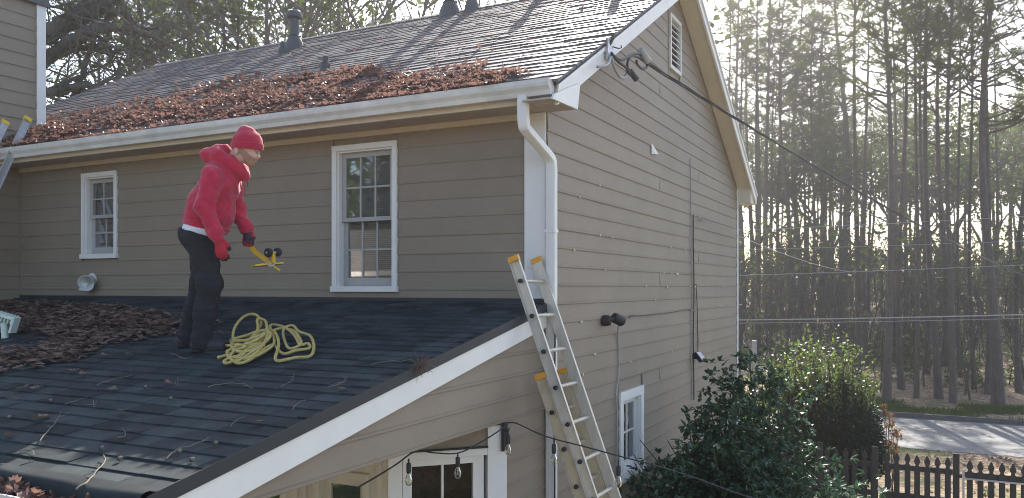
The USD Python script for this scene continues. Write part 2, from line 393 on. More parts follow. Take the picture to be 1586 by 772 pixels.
obj('corner_board', MB().box((-.2, -.030, H - .16), (.0, -.0005, H + 1.54)), 'white_trim', house)
obj('inside_corner_trim', MB().box((WING, -.03, H - .12), (WING + .03, 0, H + 1.55)), 'siding_paint_2', house)
obj('flashing', MB().box((WING, -.035, H - .135), (-.0, -.018, H - .095)), 'drip_edge', house)

# ---- gable wall, plane x = 0
GW = (1.87, 2.69, H - 2.13, H - 1.14)
LV = (3.80, 4.33, H + 2.86, H + 3.58)
apex = ztop(RIDGE_Y) - .12
gw = obj('gable_wall', MB().prism(holed([(0.151, 0), (BACK_Y, 0), (BACK_Y, ztop(BACK_Y) - .12), (RIDGE_Y, apex), (.151, ztop(.151) - .12)], [ins(GW), ins(LV)]), (-.15, 0, 0), (0, 1, 0), (0, 0, 1), (1, 0, 0), .15), 'siding_paint_1', house)
def gext(z):
    cut = ztop(0) - .14
    if z < cut: return (.0, BACK_Y - .06)
    d = (z - cut) / SL
    return None if d > RIDGE_Y - .03 else (d, 2 * RIDGE_Y - d)
side_wall(gw, (0, 0, 0), (0, 1, 0), (1, 0, 0), .018 + H - EXP * 23, apex, gext, [GW, LV], [(), (), (3.4,), (), (5.35,), (), ()])
make_window((0, 0, 0), (0, 1, 0), (1, 0, 0), *GW, .10, 2, 2, sash='white_trim', double=False, blind=False)
obj('corner_board', MB().box((.0005, BACK_Y - .06, 0), (.026, BACK_Y + .02, ztop(BACK_Y) - .16)), 'white_trim', house)
# louvred gable vent
lv = group_part('gable_vent', house)
u0, u1, z0, z1 = LV
L = lambda nm, mb, m='aged_white': obj(nm, mb, m, lv)
for a, b, c, d in ((u0, u0 + .05, z0, z1), (u1 - .05, u1, z0, z1), (u0 + .05, u1 - .05, z0, z0 + .05), (u0 + .05, u1 - .05, z1 - .05, z1)):
    L('frame', MB().box((-.02, a, c), (.04, b, d)))
for k in range(8):
    z = z0 + .05 + (z1 - z0 - .1) * k / 8
    L('louvre', MB().hexa([(.03, u0 + .05, z), (.03, u1 - .05, z), (-.06, u1 - .05, z + .062), (-.06, u0 + .05, z + .062)],
                          [(.03, u0 + .05, z + .012), (.03, u1 - .05, z + .012), (-.06, u1 - .05, z + .074), (-.06, u0 + .05, z + .074)]))
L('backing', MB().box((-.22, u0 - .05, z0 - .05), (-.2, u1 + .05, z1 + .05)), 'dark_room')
# popped nails and caulk along the board edges
nb = MB(); r2 = random.Random(3)
for k in range(36):
    zr = .018 + H + EXP * r2.choice([-3, -2, -1, 0, 1, 2, 3, 4, 5, 6, -4, -5])
    y = r2.uniform(.5, 7.8)
    if GW[0] - .1 < y < GW[1] + .1 and zr < GW[3] + .1: continue
    s = r2.uniform(.006, .012)
    nb.obox((.021, y, zr + r2.uniform(-.008, .006)), ((1, 0, 0), (0, 1, r2.uniform(-.5, .5)), (0, -.3, 1)), (.006, s * r2.choice([1, 1, 2.2]), s * .8))
obj('popped_nail', nb, 'aged_white', gw, kind='stuff')
obj('loose_flap', MB().add([(.022, 3.02, H + 1.75), (.024, 3.02, H + 1.62), (.05, 3.1, H + 1.63), (.03, 3.28, H + 1.655), (.024, 3.1, H + 1.735)], [[0, 1, 2], [0, 2, 3], [0, 3, 4]]), 'aged_white', house)

# ---- main roof
X0, X1 = -9.93, .30
def slope_poly(y0, y1, up, lo):
    return [(y0, ztop(y0) - lo), (y1, ztop(y1) - lo), (y1, ztop(y1) - up), (y0, ztop(y0) - up)]
deck = [(-.42, ztop(-.42) - .02), (RIDGE_Y, ztop(RIDGE_Y) - .02), (2 * RIDGE_Y + .42, ztop(2 * RIDGE_Y + .42) - .02), (2 * RIDGE_Y + .42, ztop(-.42) - .06), (RIDGE_Y, ztop(RIDGE_Y) - .06), (-.42, ztop(-.42) - .06)]
roof = obj('roof', MB().prism(sg.Polygon(deck), (X0 + .02, 0, 0), (0, 1, 0), (0, 0, 1), (1, 0, 0), X1 - X0 - .04), 'drip_edge', house)
c_, s_ = 1 / math.hypot(1, SL), SL / math.hypot(1, SL)
def shingle(mb, u0, u1, y0, s_len, t, t2, zf, cs, sn, skew=0):
    """tab between u0 and u1 whose butt is at y0 and which runs s_len up the slope"""
    y1 = y0 + s_len * cs
    n = np.array([0, -sn, cs])
    base = [np.array([u0, y0, zf(y0)]), np.array([u1, y0 + skew, zf(y0 + skew)]), np.array([u1, y1, zf(y1)]), np.array([u0, y1, zf(y1)])]
    bot = [p - n * .012 for p in base]
    top = [base[0] + n * t, base[1] + n * t, base[2] + n * t2, base[3] + n * t2]
    return mb.hexa(bot, top)
mb = MB(); r3 = random.Random(11); RE = .143
y = EAVE_Y; row = 0
while y < RIDGE_Y - .05:
    x = X0 + r3.uniform(0, .2)
    x = X0 - r3.uniform(0, .2)
    while x < X1:
        w = r3.choice([.10, .14, .18, .22, .27, .33])
        a, b = max(x, X0), min(x + w, X1 + .012)
        if b - a > .02:
            shingle(mb, a, b - .002, y + r3.uniform(-.004, .004) + .010 * math.sin(a * 1.3 + row), min(RE + .012, (RIDGE_Y - y) / c_), r3.choice([.009, .011, .014, .017]) + .003 * math.sin(a * 2.1 + row * 3), .001, lambda q: ztop(q) - .012, c_, s_)
        x += w
    y += RE * c_; row += 1
obj('shingle_courses', mb, 'old_shingle', roof, kind='stuff')
mb = MB()
for k in range(int((X1 - X0) / .14)):
    x = X0 + k * .14
    for sg_ in (-1, 1):
        e = [(x, RIDGE_Y, ztop(RIDGE_Y) + .018), (x + .16, RIDGE_Y, ztop(RIDGE_Y) + .006), (x + .16, RIDGE_Y + sg_ * .14, ztop(RIDGE_Y + sg_ * .14) + .008), (x, RIDGE_Y + sg_ * .14, ztop(RIDGE_Y + sg_ * .14) + .02)]
        lo = [(p[0], p[1], p[2] - .014) for p in e]
        mb.hexa(lo, e)
obj('ridge_cap', mb, 'old_shingle', roof, kind='stuff')
# bargeboards, soffits, fascia, frieze, cornice ends
for y0, y1 in ((-.38, RIDGE_Y - .002), (RIDGE_Y + .002, BACK_Y + .38)):
    obj('bargeboard', MB().prism(sg.Polygon(slope_poly(y0, y1, .062, .235)), (X1 - .05, 0, 0), (0, 1, 0), (0, 0, 1), (1, 0, 0), .028), 'white_trim', house)
    obj('rake_trim', MB().prism(sg.Polygon(slope_poly(y0 - .02, y1, .060, .10)), (X1 - .02, 0, 0), (0, 1, 0), (0, 0, 1), (1, 0, 0), .016), 'white_trim', house)
    obj('gable_soffit', MB().prism(sg.Polygon(slope_poly(y0, y1, .20, .215)), (.021, 0, 0), (0, 1, 0), (0, 0, 1), (1, 0, 0), X1 - .073), 'cream_trim', house)
zs = H + 1.545
obj('eave_soffit', MB().box((X0, -.375, zs), (.02, -.002, zs + .015)), 'soffit_paint', house)
obj('frieze_board', MB().box((WING, -.042, zs - .055), (-.201, -.004, zs - .001)), 'cream_trim', house)
obj('fascia', MB().box((X0, -.40, zs - .012), (X1 - .06, -.376, H + 1.69)), 'cream_trim', house)
chop = [on_x(*q, X1 - .01)[1:] for q in ((858, 134), (855, 153), (894, 170), (898, 118))]
chop[0] = (chop[0][0], ztop(chop[0][0]) - .11); chop[3] = (chop[3][0], ztop(chop[3][0]) - .20)
obj('cornice_end', MB().prism(sg.Polygon(chop), (X1 - .022, 0, 0), (0, 1, 0), (0, 0, 1), (1, 0, 0), .018), 'white_trim', house)
cb = [(p[0], p[1]) for p in chop]
obj('cornice_soffit', MB().hexa([(.02, cb[1][0], cb[1][1] + .002), (X1 - .023, cb[1][0], cb[1][1] + .002), (X1 - .023, cb[2][0], cb[2][1] + .002), (.02, cb[2][0], cb[2][1] + .002)],
                                [(.02, cb[1][0], cb[1][1] + .016), (X1 - .023, cb[1][0], cb[1][1] + .016), (X1 - .023, cb[2][0], cb[2][1] + .016), (.02, cb[2][0], cb[2][1] + .016)]), 'soffit_paint', house)
B = 2 * RIDGE_Y
obj('cornice_end', MB().prism(sg.Polygon([(B - .03, ztop(B) - .45), (B + .43, ztop(B) - .45), (B + .43, ztop(B + .43) - .07), (B - .03, ztop(B) - .07)]), (.022, 0, 0), (0, 1, 0), (0, 0, 1), (1, 0, 0), X1 - .075), 'cream_trim', house)
def gutter_prof(w, h):
    return sg.Polygon([(0, h), (0, 0), (-w * .62, 0), (-w * .72, h * .3), (-w * .95, h * .55), (-w, h * .72), (-w, h), (-w + .012, h), (-w + .012, h * .95), (-w + .004, h * .74), (-w * .9, h * .57), (-w * .68, h * .33), (-w * .6, .004), (-.004, .004), (-.004, h)])
gt = obj('gutter', MB().prism(gutter_prof(.125, .125), (WING, -.401, H + 1.575), (0, 1, 0), (0, 0, 1), (1, 0, 0), X1 - .05 - WING), 'aged_white', house)
obj('end_cap', MB().prism(sg.Polygon([(0, .125), (0, 0), (-.078, 0), (-.09, .037), (-.119, .069), (-.125, .09), (-.125, .125)]), (X1 - .05, -.401, H + 1.575), (0, 1, 0), (0, 0, 1), (1, 0, 0), .006), 'aged_white', gt)
# downspout: rectangular pipe with two elbows, straps
def rect_pipe(mb, pts, wx, wy):
    p = np.asarray(pts, float); n = len(p); t = np.gradient(p, axis=0); t /= np.linalg.norm(t, axis=1, keepdims=True)
    v = []
    for i in range(n):
        ex = np.array([1.0, 0, 0]); ey = np.cross(t[i], ex); ey /= np.linalg.norm(ey)
        for a, b in ((-1, -.75), (-.75, -1), (.75, -1), (1, -.75), (1, .75), (.75, 1), (-.75, 1), (-1, .75)):
            v.append(p[i] + ex * a * wx / 2 + ey * b * wy / 2)
    f = [[i * 8 + j, i * 8 + (j + 1) % 8, (i + 1) * 8 + (j + 1) % 8, (i + 1) * 8 + j] for i in range(n - 1) for j in range(8)]
    return mb.add(v, f)
DX, DY = .066, -.037
dp = [(-.005, -.45, H + 1.60), (-.005, -.45, H + 1.44), (.0, -.445, H + 1.36)] + [tuple(np.array([.005, -.42, H + 1.32]) * (1 - t) + np.array([DX - .004, DY - .035, H + 1.13]) * t) for t in (0, .5, 1)] + [(DX, DY, H + 1.05), (DX, DY, H + .90)]
ds = obj('downspout', rect_pipe(MB(), list(catmull(dp, 5)) + [(DX, DY, .25)], .088, .072), 'white_trim', house, smooth=40)
for z in (H + .48, H - .9, H - 2.4):
    obj('strap', MB().box((DX - .049, DY - .041, z), (DX + .049, DY + .037, z + .03)), 'white_trim', ds)

# ---- roof vents
def roof_pipe(px, py, r, h, cap, boot=True):
    p = on_plane(px, py, (0, 0, ztop(0)), (0, -SL, 1))
    if p[1] > RIDGE_Y - .12: p = on_y(px, py, RIDGE_Y - .12); p[2] = ztop(p[1])
    g = group_part('flue_pipe' if cap else 'vent_pipe', house)
    obj('pipe', MB().lathe([(r, -.15), (r, h), (r * .93, h), (r * .93, h - .1)], p, n=18), 'pipe_dark', g, smooth=40)
    obj('boot', MB().lathe([(r * 2.1, -.12), (r * 1.75, .06), (r * 1.15, .16 if cap else .07), (r * 1.3, .165 if cap else .075), (r * 1.02, .18 if cap else .08)], p, n=18), 'pipe_dark', g, smooth=40)
    if cap:
        obj('cap', MB().lathe([(r * .9, h - .03), (r * 1.55, h + .0), (r * 1.62, h + .025), (r * 1.62, h + .065), (r * 1.3, h + .10), (r * .5, h + .125), (.001, h + .13)], p, n=20), 'pipe_dark', g, smooth=40)
    return p
roof_pipe(456, 73, .078, .46, True)
roof_pipe(438, 82, .038, .16, False)
roof_pipe(504, 107, .036, .15, False)
roof_pipe(697, 14, .085, .75, True)
roof_pipe(731, 7, .06, .95, True)
roof_pipe(838, -14, .05, .34, True)
roof_pipe(962, -38, .06, .42, False)

# ---- left wing
WZ = H + 3.74
ww = obj('wing_wall', MB().box((WING - .15, -3.0, 0), (WING, .30, WZ)).box((WING - 3, .151, H + 1.2), (WING - .15, .30, WZ)), 'siding_paint_0', house)
side_wall(ww, (WING, 0, 0), (0, 1, 0), (1, 0, 0), H - .022 - EXP, WZ, lambda z: (-1.2, -.03 if z < H + 1.5 else .19))
obj('corner_board', MB().box((WING + .0005, .19, H + 1.6), (WING + .03, .31, WZ)), 'white_trim', house)
obj('wing_eave', MB().box((WING - .1, -3, WZ + .001), (WING + .06, .34, WZ + .10)), 'pipe_dark', house)

# ---- porch roof (lean-to) with single shingles
PX0, PX1 = WING, .045
pc, ps = 1 / math.hypot(1, PSL), PSL / math.hypot(1, PSL)
pr = obj('porch_roof', MB().prism(sg.Polygon([(-.001, zporch(0) - .012), (PEND, zporch(PEND) - .012), (PEND, zporch(PEND) - .075), (-.001, zporch(0) - .075)]), (PX0, 0, 0), (0, 1, 0), (0, 0, 1), (1, 0, 0), PX1 - PX0), 'drip_edge', house)
tabs = []
r4 = random.Random(21); PE = .140
y = PEND - .005; row = 0
while y < -.05:
    x = PX0 - r4.uniform(0, .3)
    while x < PX1:
        w = r4.choice([.16, .2, .24, .28, .32, .32])
        a, b = max(x, PX0), min(x + w, PX1 + .008)
        if b - a > .02: tabs.append((a, b - .0025, y + r4.uniform(-.004, .004), r4.choice([.007, .009, .011, .013]), r4.randrange(4)))
        x += w
    y += PE * pc; row += 1
def seen(t):
    c = np.array([(t[0] + t[1]) / 2, t[2], zporch(t[2])]) - CAM
    f = c @ FV
    if f < .5: return 0
    px, py = CX + FPX * (c @ RV) / f, CY - FPX * c[2] / f
    return (t[1] - t[0]) * 1.0 / f ** 2 if -10 < px < 1596 and py < 780 else 0
tabs.sort(key=seen, reverse=True)
for t in tabs[:296]:
    obj('shingle', shingle(MB(), t[0], t[1], t[2], min(PE + .01, -t[2] * .98), t[3], .001, lambda q: zporch(q) - .012, pc, ps), f'shingle_{t[4]}', pr)
for k in range(4):
    mb = MB()
    for t in tabs[296:]:
        if t[4] == k: shingle(mb, t[0], t[1], t[2], min(PE + .01, -t[2] * .98), t[3], .001, lambda q: zporch(q) - .012, pc, ps)
    obj('shingle_courses', mb, f'shingle_{k}', pr, kind='stuff')
# drooping starter course that curls over the eave into the gutter
mb = MB(); xs = np.linspace(PX0, PX1 + .006, 60); v = []
for i, x in enumerate(xs):
    wv = .012 * math.sin(x * 5.0) + .008 * math.sin(x * 11.3 + 1)
    for dy, dz in ((.02, .006), (-.045, .010 + wv * .4), (-.066, .002 + wv * .6), (-.076, -.016 + wv * .6), (-.080, -.06 + wv * .3), (-.076, -.105)):
        v.append((x, PEND + dy, zporch(PEND + max(dy, -.03)) + dz))
q = len(xs)
mb.add(v, [[i * 6 + j, i * 6 + j + 1, (i + 1) * 6 + j + 1, (i + 1) * 6 + j] for i in range(q - 1) for j in range(5)])
obj('starter_course', mb, 'shingle_3', pr, smooth=True)
obj('rake_edge', MB().prism(sg.Polygon([(-.002, zporch(0) - .004), (PEND - .03, zporch(PEND) - .008), (PEND - .10, zporch(PEND) - .045), (PEND - .10, zporch(PEND) - .09), (-.002, zporch(0) - .076)]), (PX1 + .0005, 0, 0), (0, 1, 0), (0, 0, 1), (1, 0, 0), .008), 'drip_edge', pr)
obj('rake_board', MB().prism(sg.Polygon([(-.09, zporch(-.09) - .072), (PEND - .05, zporch(PEND - .05) - .072), (PEND - .05, zporch(PEND - .05) - .225), (-.09, zporch(-.09) - .215)]), (.021, 0, 0), (0, 1, 0), (0, 0, 1), (1, 0, 0), .024), 'white_trim', house)
obj('gutter', MB().prism(gutter_prof(.13, .11), (PX0, PEND - .055, H - 1.035), (0, 1, 0), (0, 0, 1), (1, 0, 0), -PX0 - .05), 'aged_white', house)
obj('fascia', MB().box((PX0, PEND - .05, H - 1.06), (-.0, PEND - .03, zporch(PEND) - .10)), 'white_trim', house)
# porch end: boarded triangle over an open corner
BZ = H - 1.06
tri = obj('porch_end_wall', MB().prism(sg.Polygon([(-.001, BZ), (PEND - .02, BZ), (PEND - .02, zporch(PEND) - .1), (-.001, zporch(0) - .08)]), (-.15, 0, 0), (0, 1, 0), (0, 0, 1), (1, 0, 0), .15), 'siding_paint_1', house)
def pext(z):
    y = (z + .19 - (H - .112)) / PSL
    return (max(PEND - .02, PEND - .02), min(-.001, -.001)) if y < PEND else ((y, -.001) if y < -.05 else None)
# boards run level; the sloping rake cuts their outer ends
def pext2(z):
    zt = z + .21 - (H - .112)
    y = zt / PSL
    return (max(y, PEND - .02), -.001) if y < -.1 else None
side_wall(tri, (0, 0, 0), (0, 1, 0), (1, 0, 0), BZ + .002, H - .32, pext2)
side = obj('porch_side_wall', MB().box((-.15, -.83, 0), (0, -.001, BZ - .001)), 'siding_paint_1', house)
side_wall(side, (0, 0, 0), (0, 1, 0), (1, 0, 0), BZ - EXP * 17, BZ - .001, lambda z: (-.80, -.002))
obj('porch_ceiling', MB().box((PX0, PEND, H - 1.0), (-.151, -.01, H - .98)), 'cream_trim', house)
# angled corner with the glazed door, then the front wall of the ground floor
A = np.array([0, -.83, 0.0]); e_ = np.array([-.7071, -.7071, 0]); n_ = np.array([.7071, -.7071, 0])
CL = .905
DZ = H - 1.25
obj('door_wall', put(MB().box((.0, -.15, DZ), (CL, 0, H - .99)), A, e_, n_), 'siding_paint_2', house)
door = group_part('door', house)
D = lambda nm, mb, m='white_trim': obj(nm, put(mb, A, e_, n_), m, door)
D('post', MB().box((-.03, -.1, .2), (.125, .02, DZ + .17)))
D('post', MB().box((.80, -.1, .2), (CL, .02, DZ)))
D('head', MB().box((.126, -.1, DZ - .055), (.799, .016, DZ - .001)))
D('drip_cap', MB().box((.126, -.05, DZ), (.91, .03, DZ + .012)), 'drip_edge')
D('stile', MB().box((.15, -.06, .25), (.237, -.01, DZ - .06)))
D('stile', MB().box((.72, -.06, .25), (.79, -.01, DZ - .06)))
D('rail', MB().box((.2371, -.0601, DZ - .115), (.7199, -.0101, DZ - .061)))
D('rail', MB().box((.2371, -.0601, .25), (.7199, -.0101, .5)))
D('glazing_bar', MB().box((.470, -.05, .5), (.487, -.02, DZ - .115)))
for k in (1, 2):
    z = .5 + (DZ - .615) * k / 3
    D('glazing_bar', MB().box((.237, -.049, z - .008), (.47, -.021, z + .008)).box((.487, -.049, z - .008), (.72, -.021, z + .008)))
for a, b in ((.237, .47), (.487, .72)):
    for k in range(3):
        za, zb = .5 + (DZ - .615) * k / 3, .5 + (DZ - .615) * (k + 1) / 3
        D('pane', MB().add([(a, -.035, za), (b, -.035, za), (b, -.035, zb), (a, -.035, zb)], [[0, 1, 2, 3]]), 'pane')
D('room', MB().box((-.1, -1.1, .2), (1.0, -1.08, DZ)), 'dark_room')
B0 = A + e_ * CL
FWY = B0[1]
WA, WB = (-1.33, -.80, H - 2.7, H - 1.42), (-2.25, -1.62, H - 2.7, H - 1.42)
lw = obj('lower_wall', MB().prism(holed([(WING, 0), (B0[0], 0), (B0[0], H - 1.0), (WING, H - 1.0)], [ins(WA), ins(WB)]), (0, FWY, 0), (1, 0, 0), (0, 0, 1), (0, 1, 0), .15), 'cream_trim', house)
for w in (WA, WB):
    make_window((0, FWY, 0), (1, 0, 0), (0, -1, 0), *w, .05, 1, 1, trim='cream_trim', sash='cream_trim', double=False, blind=False)
for x in (B0[0] - .07, -1.44, -1.53):
    obj('panel_strip', MB().box((x - .02, FWY - .02, 0), (x + .02, FWY - .0005, H - 1.0)), 'cream_trim', house)
obj('porch_post', MB().box((-.13, PEND + .1, .15), (-.02, PEND + .21, BZ - .001)), 'white_trim', house)
obj('porch_floor', MB().box((PX0, PEND, .02), (-.151, FWY - .0, .18)), 'concrete', house)
# dryer vent hood on the front wall
dv = on_y(143, 433, -.02)
vh = group_part('vent_hood', house)
ax = np.array([.42, -.82, -.30]); ax /= np.linalg.norm(ax)
obj('flange', MB().lathe([(.075, .0), (.075, .012), (.05, .014)], dv + [0, .005, 0], (0, -1, 0)), 'vent_white', vh, smooth=40)
obj('hood', MB().lathe([(.045, -.02), (.05, .03), (.078, .07), (.098, .16), (.094, .16), (.072, .07), (.04, .02), (.001, .015)], dv, ax, 22), 'vent_white', vh, smooth=50)
obj('flap', MB().lathe([(.001, .035), (.045, .038), (.045, .042), (.001, .044)], dv + [.012, 0, .012], ax, 16), 'galvanised', vh)
obj('outlet', MB().lathe([(.04, 0), (.042, .07), (.05, .10), (.046, .10), (.03, .02)], dv + [-.035, -.07, -.045], (-.1, -.25, -1), 14), 'vent_white', vh, smooth=40)
# far side of the house
obj('rear_wall', MB().box((X0 + .25, BACK_Y - .15, 0), (-.151, BACK_Y, ztop(BACK_Y) - .12)), 'siding_paint_0', house)
obj('end_wall', MB().prism(sg.Polygon([(.31, 0), (BACK_Y - .151, 0), (BACK_Y - .151, ztop(BACK_Y) - .12), (RIDGE_Y, apex), (.31, ztop(.31) - .12)]), (X0 + .25, 0, 0), (0, 1, 0), (0, 0, 1), (1, 0, 0), .15), 'siding_paint_0', house)
# ================================================================== LADDERS
def unit(v): v = np.asarray(v, float); return v / np.linalg.norm(v)
def ladder(name, label, foot, top, wdir, width, secs, rail=(.092, .028), worn='aluminium', caps='orange_plastic', group='brown leaf near the left edge, left of the pale brown leaf'):
    """secs: (start, end, offset, narrower, material, rung phase, brackets) along the rail; wdir: unit vector across"""
    t = thing(name, label, 'ladder', foot, group)
    foot = np.asarray(foot, float); top = np.asarray(top, float)
    Lg = np.linalg.norm(top - foot); d = (top - foot) / Lg; wdir = unit(wdir); nn = unit(np.cross(wdir, d))
    if nn[2] < 0: nn = -nn
    for (s0, s1, off, nar, m, ph, br) in secs:
        hw = width / 2 - nar
        for sgn in (-1, 1):
            o = d * s0 + nn * off + wdir * sgn * hw
            l = s1 - s0
            fl, tk = rail[0] / 2, .0022
            prof = sg.Polygon([(-fl, 0), (fl, 0), (fl, .026), (fl - .004, .026), (fl - .004, .004), (-fl + .004, .004), (-fl + .004, .026), (-fl, .026)])
            mb = MB().prism(prof, o, nn, -wdir * sgn, d, l) if False else MB().prism(prof, o, nn, wdir * sgn, d, l)
            obj('rail', mb, m, t)
            obj('end_cap', MB().obox(o + d * (l + .004) + wdir * sgn * .013, (nn, wdir, d), (fl + .003, .017, .022)), caps, t)
        s = s0 + ph
        while s < s1 - .08:
            a, b = d * s + nn * off - wdir * (hw - .001), d * s + nn * off + wdir * (hw - .001)
            obj('rung', MB().tube([a, b], .0165, 10), m, t, smooth=40)
            if br:
                for sgn in (-1, 1):
                    obj('rung_lock', MB().lathe([(.001, .0), (.02, .0), (.017, .014), (.001, .016)], d * s + nn * off + wdir * sgn * (hw + .0262), wdir * sgn, 10), 'black_plastic', t)
            s += .3048
    return t, d, nn
lf, lt = np.array([1.50, -.31, 0]), np.array([-.052, -.31, H + .235])
LL = np.linalg.norm(lt - lf)
ladder('extension_ladder', 'aluminium extension ladder with orange end caps leaning on the low roof corner', lf, lt, (0, 1, 0), .41,
       [(.35, LL, 0, 0, 'aluminium', LL - .35 - .19 - .3048 * 12, True), (0.02, LL - .98, -.099, .0, 'aluminium_worn', .16, True)])
gl = np.array([-6.91, -.30, H + 2.08]); gd = unit((0, .20, .47))
g0 = gl - gd * (2.08 + .36) / gd[2]; g0[2] = zporch(g0[1])
ladder('leaning_ladder', 'weathered ladder with yellow caps leaning on the leaf-filled gutter at the left edge', g0 + [-.21, 0, .0], gl + [-.21, 0, 0], (1, 0, 0), .43,
       [(0.02, np.linalg.norm(gl - g0), 0, 0, 'galvanised', .12, False)], rail=(.085, .028), caps='yellow_plastic')
# pale ribbed plastic foot poking in at the left edge of the picture
pf = on_plane(6, 497, (0, 0, zporch(0) + .16), (0, -PSL, 1))
k_ = thing('stabilizer_arm', 'pale ribbed plastic end of a stabilizer arm resting on leaves at left edge', 'stabilizer', pf)
obj('arm', MB().tube([(-.75, -.33, -.02), (-.3, -.13, -.01), (-.02, .0, -.02)], .04, 10), 'pale_plastic', k_, smooth=40)
mb = MB()
mb.obox((.03, .0, .045), ((.89, .45, -.30), (-.45, .89, 0), (.27, .13, .95)), (.095, .05, .012))
mb.obox((.105, .035, -.04), ((.27, .13, .95), (-.45, .89, 0), (.89, .45, -.3)), (.075, .05, .010))
obj('end_pad', mb, 'pale_plastic', k_)
mb = MB()
for i in range(6):
    mb.obox(np.array([.03, .0, .03]) + np.array([.89, .45, -.3]) * (-.07 + .03 * i), ((.89, .45, -.30), (-.45, .89, 0), (.27, .13, .95)), (.004, .048, .04))
obj('rib', mb, 'pale_plastic', k_, kind='stuff')
obj('foot', MB().tube([(.0, .0, -.02), (.02, .0, -.165)], .03, 10), 'pale_plastic', k_, smooth=40)

# ================================================================== LEAVES, TWIGS
def leaf_mesh(mb, c, L, yaw, pitch, roll, curl, r, lobes=True):
    """one curled oak-like leaf"""
    ts = (0, .18, .30, .42, .55, .68, .80, .90, 1.0)
    ws = (.02, .20, .10, .36, .16, .42, .20, .22, .0) if lobes else (.02, .16, .24, .28, .28, .24, .17, .09, 0)
    P, E = [], []
    for t, w in zip(ts, ws):
        zc = curl * (t - .5) ** 2 * 1.6
        P.append((t - .5, 0, zc - .03))
        E.append((w * (.85 + .3 * r.random()), zc + abs(curl) * w * .9))
    v = [(p[0], 0, p[2]) for p in P] + [(P[i][0] + (.03 if i % 2 else -.02), E[i][0], E[i][1]) for i in range(9)] + [(P[i][0] + (.03 if i % 2 else -.02), -E[i][0], E[i][1] * (.6 + .6 * r.random())) for i in range(9)]
    f = []
    for i in range(8):
        f += [[i, i + 1, 10 + i], [i, 10 + i, 9 + i], [i, 19 + i, i + 1], [i, 18 + i, 19 + i]]
    v = np.array(v) * L
    cy, sy, cp, sp, cr, sr = math.cos(yaw), math.sin(yaw), math.cos(pitch), math.sin(pitch), math.cos(roll), math.sin(roll)
    R = np.array([[cy, -sy, 0], [sy, cy, 0], [0, 0, 1]]) @ np.array([[cp, 0, sp], [0, 1, 0], [-sp, 0, cp]]) @ np.array([[1, 0, 0], [0, cr, -sr], [0, sr, cr]])
    return mb.add(v @ R.T + np.asarray(c), f)
rl = random.Random(5)
# bank of red-brown leaves along the eave of the main roof; its upper edge wanders
top_px = [(75, 192), (110, 186), (160, 176), (215, 168), (270, 152), (320, 138), (370, 136), (420, 128), (470, 126), (530, 114), (565, 112), (600, 128), (640, 122), (690, 112), (740, 117), (790, 121), (826, 131), (845, 133)]
tp = np.array([on_plane(*q, (0, 0, ztop(0)), (0, -SL, 1)) for q in top_px])
tx, ty = tp[:, 0], tp[:, 1]
mb = MB(); n = 0
while n < 7400:
    x = rl.uniform(WING + .05, -.22)
    yt = np.interp(x, tx, ty)
    u = rl.random() ** 1.05 * 1.08
    yb = EAVE_Y - .07
    y = yb + (yt - yb) * u + rl.gauss(0, .03)
    if y < yb - .04: continue
    thick = .10 * math.sin(math.pi * min(max(u, 0), 1) ** .7) * (.45 + .8 * meshkit.noise(np.array([x * 1.7, 3.1, .5]))) + (.05 if x < -6 else 0)
    thick *= .4 if x > -.9 else .62
    if meshkit.noise(np.array([x * 2.6, y * 3.4, 7.7])) < .34 + .2 * u and rl.random() < .8: continue
    z = ztop(max(y, EAVE_Y)) + .012 + rl.random() * max(thick, .012)
    leaf_mesh(mb, (x, y, z), rl.uniform(.038, .078), rl.uniform(0, 6.28), rl.gauss(-.2, .36), rl.gauss(0, .42), rl.uniform(-.5, .7), rl, rl.random() < .6)
    n += 1
for k in range(520):                            # a few strays higher up
    x = rl.uniform(WING - 1, -.1); yt = np.interp(x, tx, ty)
    y = yt + abs(rl.gauss(0, .28 if x < -4 else .14))
    leaf_mesh(mb, (x, y, ztop(y) + .02), rl.uniform(.05, .10), rl.uniform(0, 6.28), -.5 + rl.gauss(0, .25), rl.gauss(0, .3), rl.uniform(-.3, .6), rl)
for k in range(70):
    x = rl.uniform(-9.5, -.2); y = rl.uniform(.5, 3.9)
    leaf_mesh(mb, (x, y, ztop(y) + .02), rl.uniform(.04, .08), rl.uniform(0, 6.28), -.5, rl.gauss(0, .2), .4, rl)
obj('leaf_bank', mb, 'dead_leaf_red', kind='stuff', label='bank of red-brown dead leaves lying along the upper roof gutter', cat='dead leaves')
# grey-brown drift of leaves on the low roof, behind the man
zone_px = [(-60, 470), (60, 466), (190, 474), (262, 486), (300, 492), (345, 500), (300, 512), (262, 522), (215, 528), (150, 543), (130, 560), (75, 567), (30, 578), (-60, 590)]
zp = sg.Polygon([tuple(on_plane(*q, (0, 0, zporch(0)), (0, -PSL, 1))[:2]) for q in zone_px])
gap = sg.Polygon([tuple(on_plane(*q, (0, 0, zporch(0)), (0, -PSL, 1))[:2]) for q in ((-20, 520), (60, 517), (85, 528), (50, 541), (-20, 545))])
mb = MB(); n = 0; x0, y0, x1, y1 = zp.bounds
while n < 2600:
    x, y = rl.uniform(max(x0, WING), x1), rl.uniform(y0, min(y1, -.03))
    p = sg.Point(x, y)
    if not zp.contains(p): continue
    if gap.contains(p) and rl.random() < .92: continue
    edge = min(p.distance(zp.exterior) / .35, 1)
    if rl.random() > .25 + .75 * edge: continue
    z = zporch(y) + .012 + rl.random() * .045 * edge * (.3 + meshkit.noise(np.array([x * 2, y * 2, 1.0])))
    leaf_mesh(mb, (x, y, z), rl.uniform(.06, .11), rl.uniform(0, 6.28), rl.gauss(0, .17), rl.gauss(0, .2), rl.uniform(-.3, .5), rl, rl.random() < .75)
    n += 1
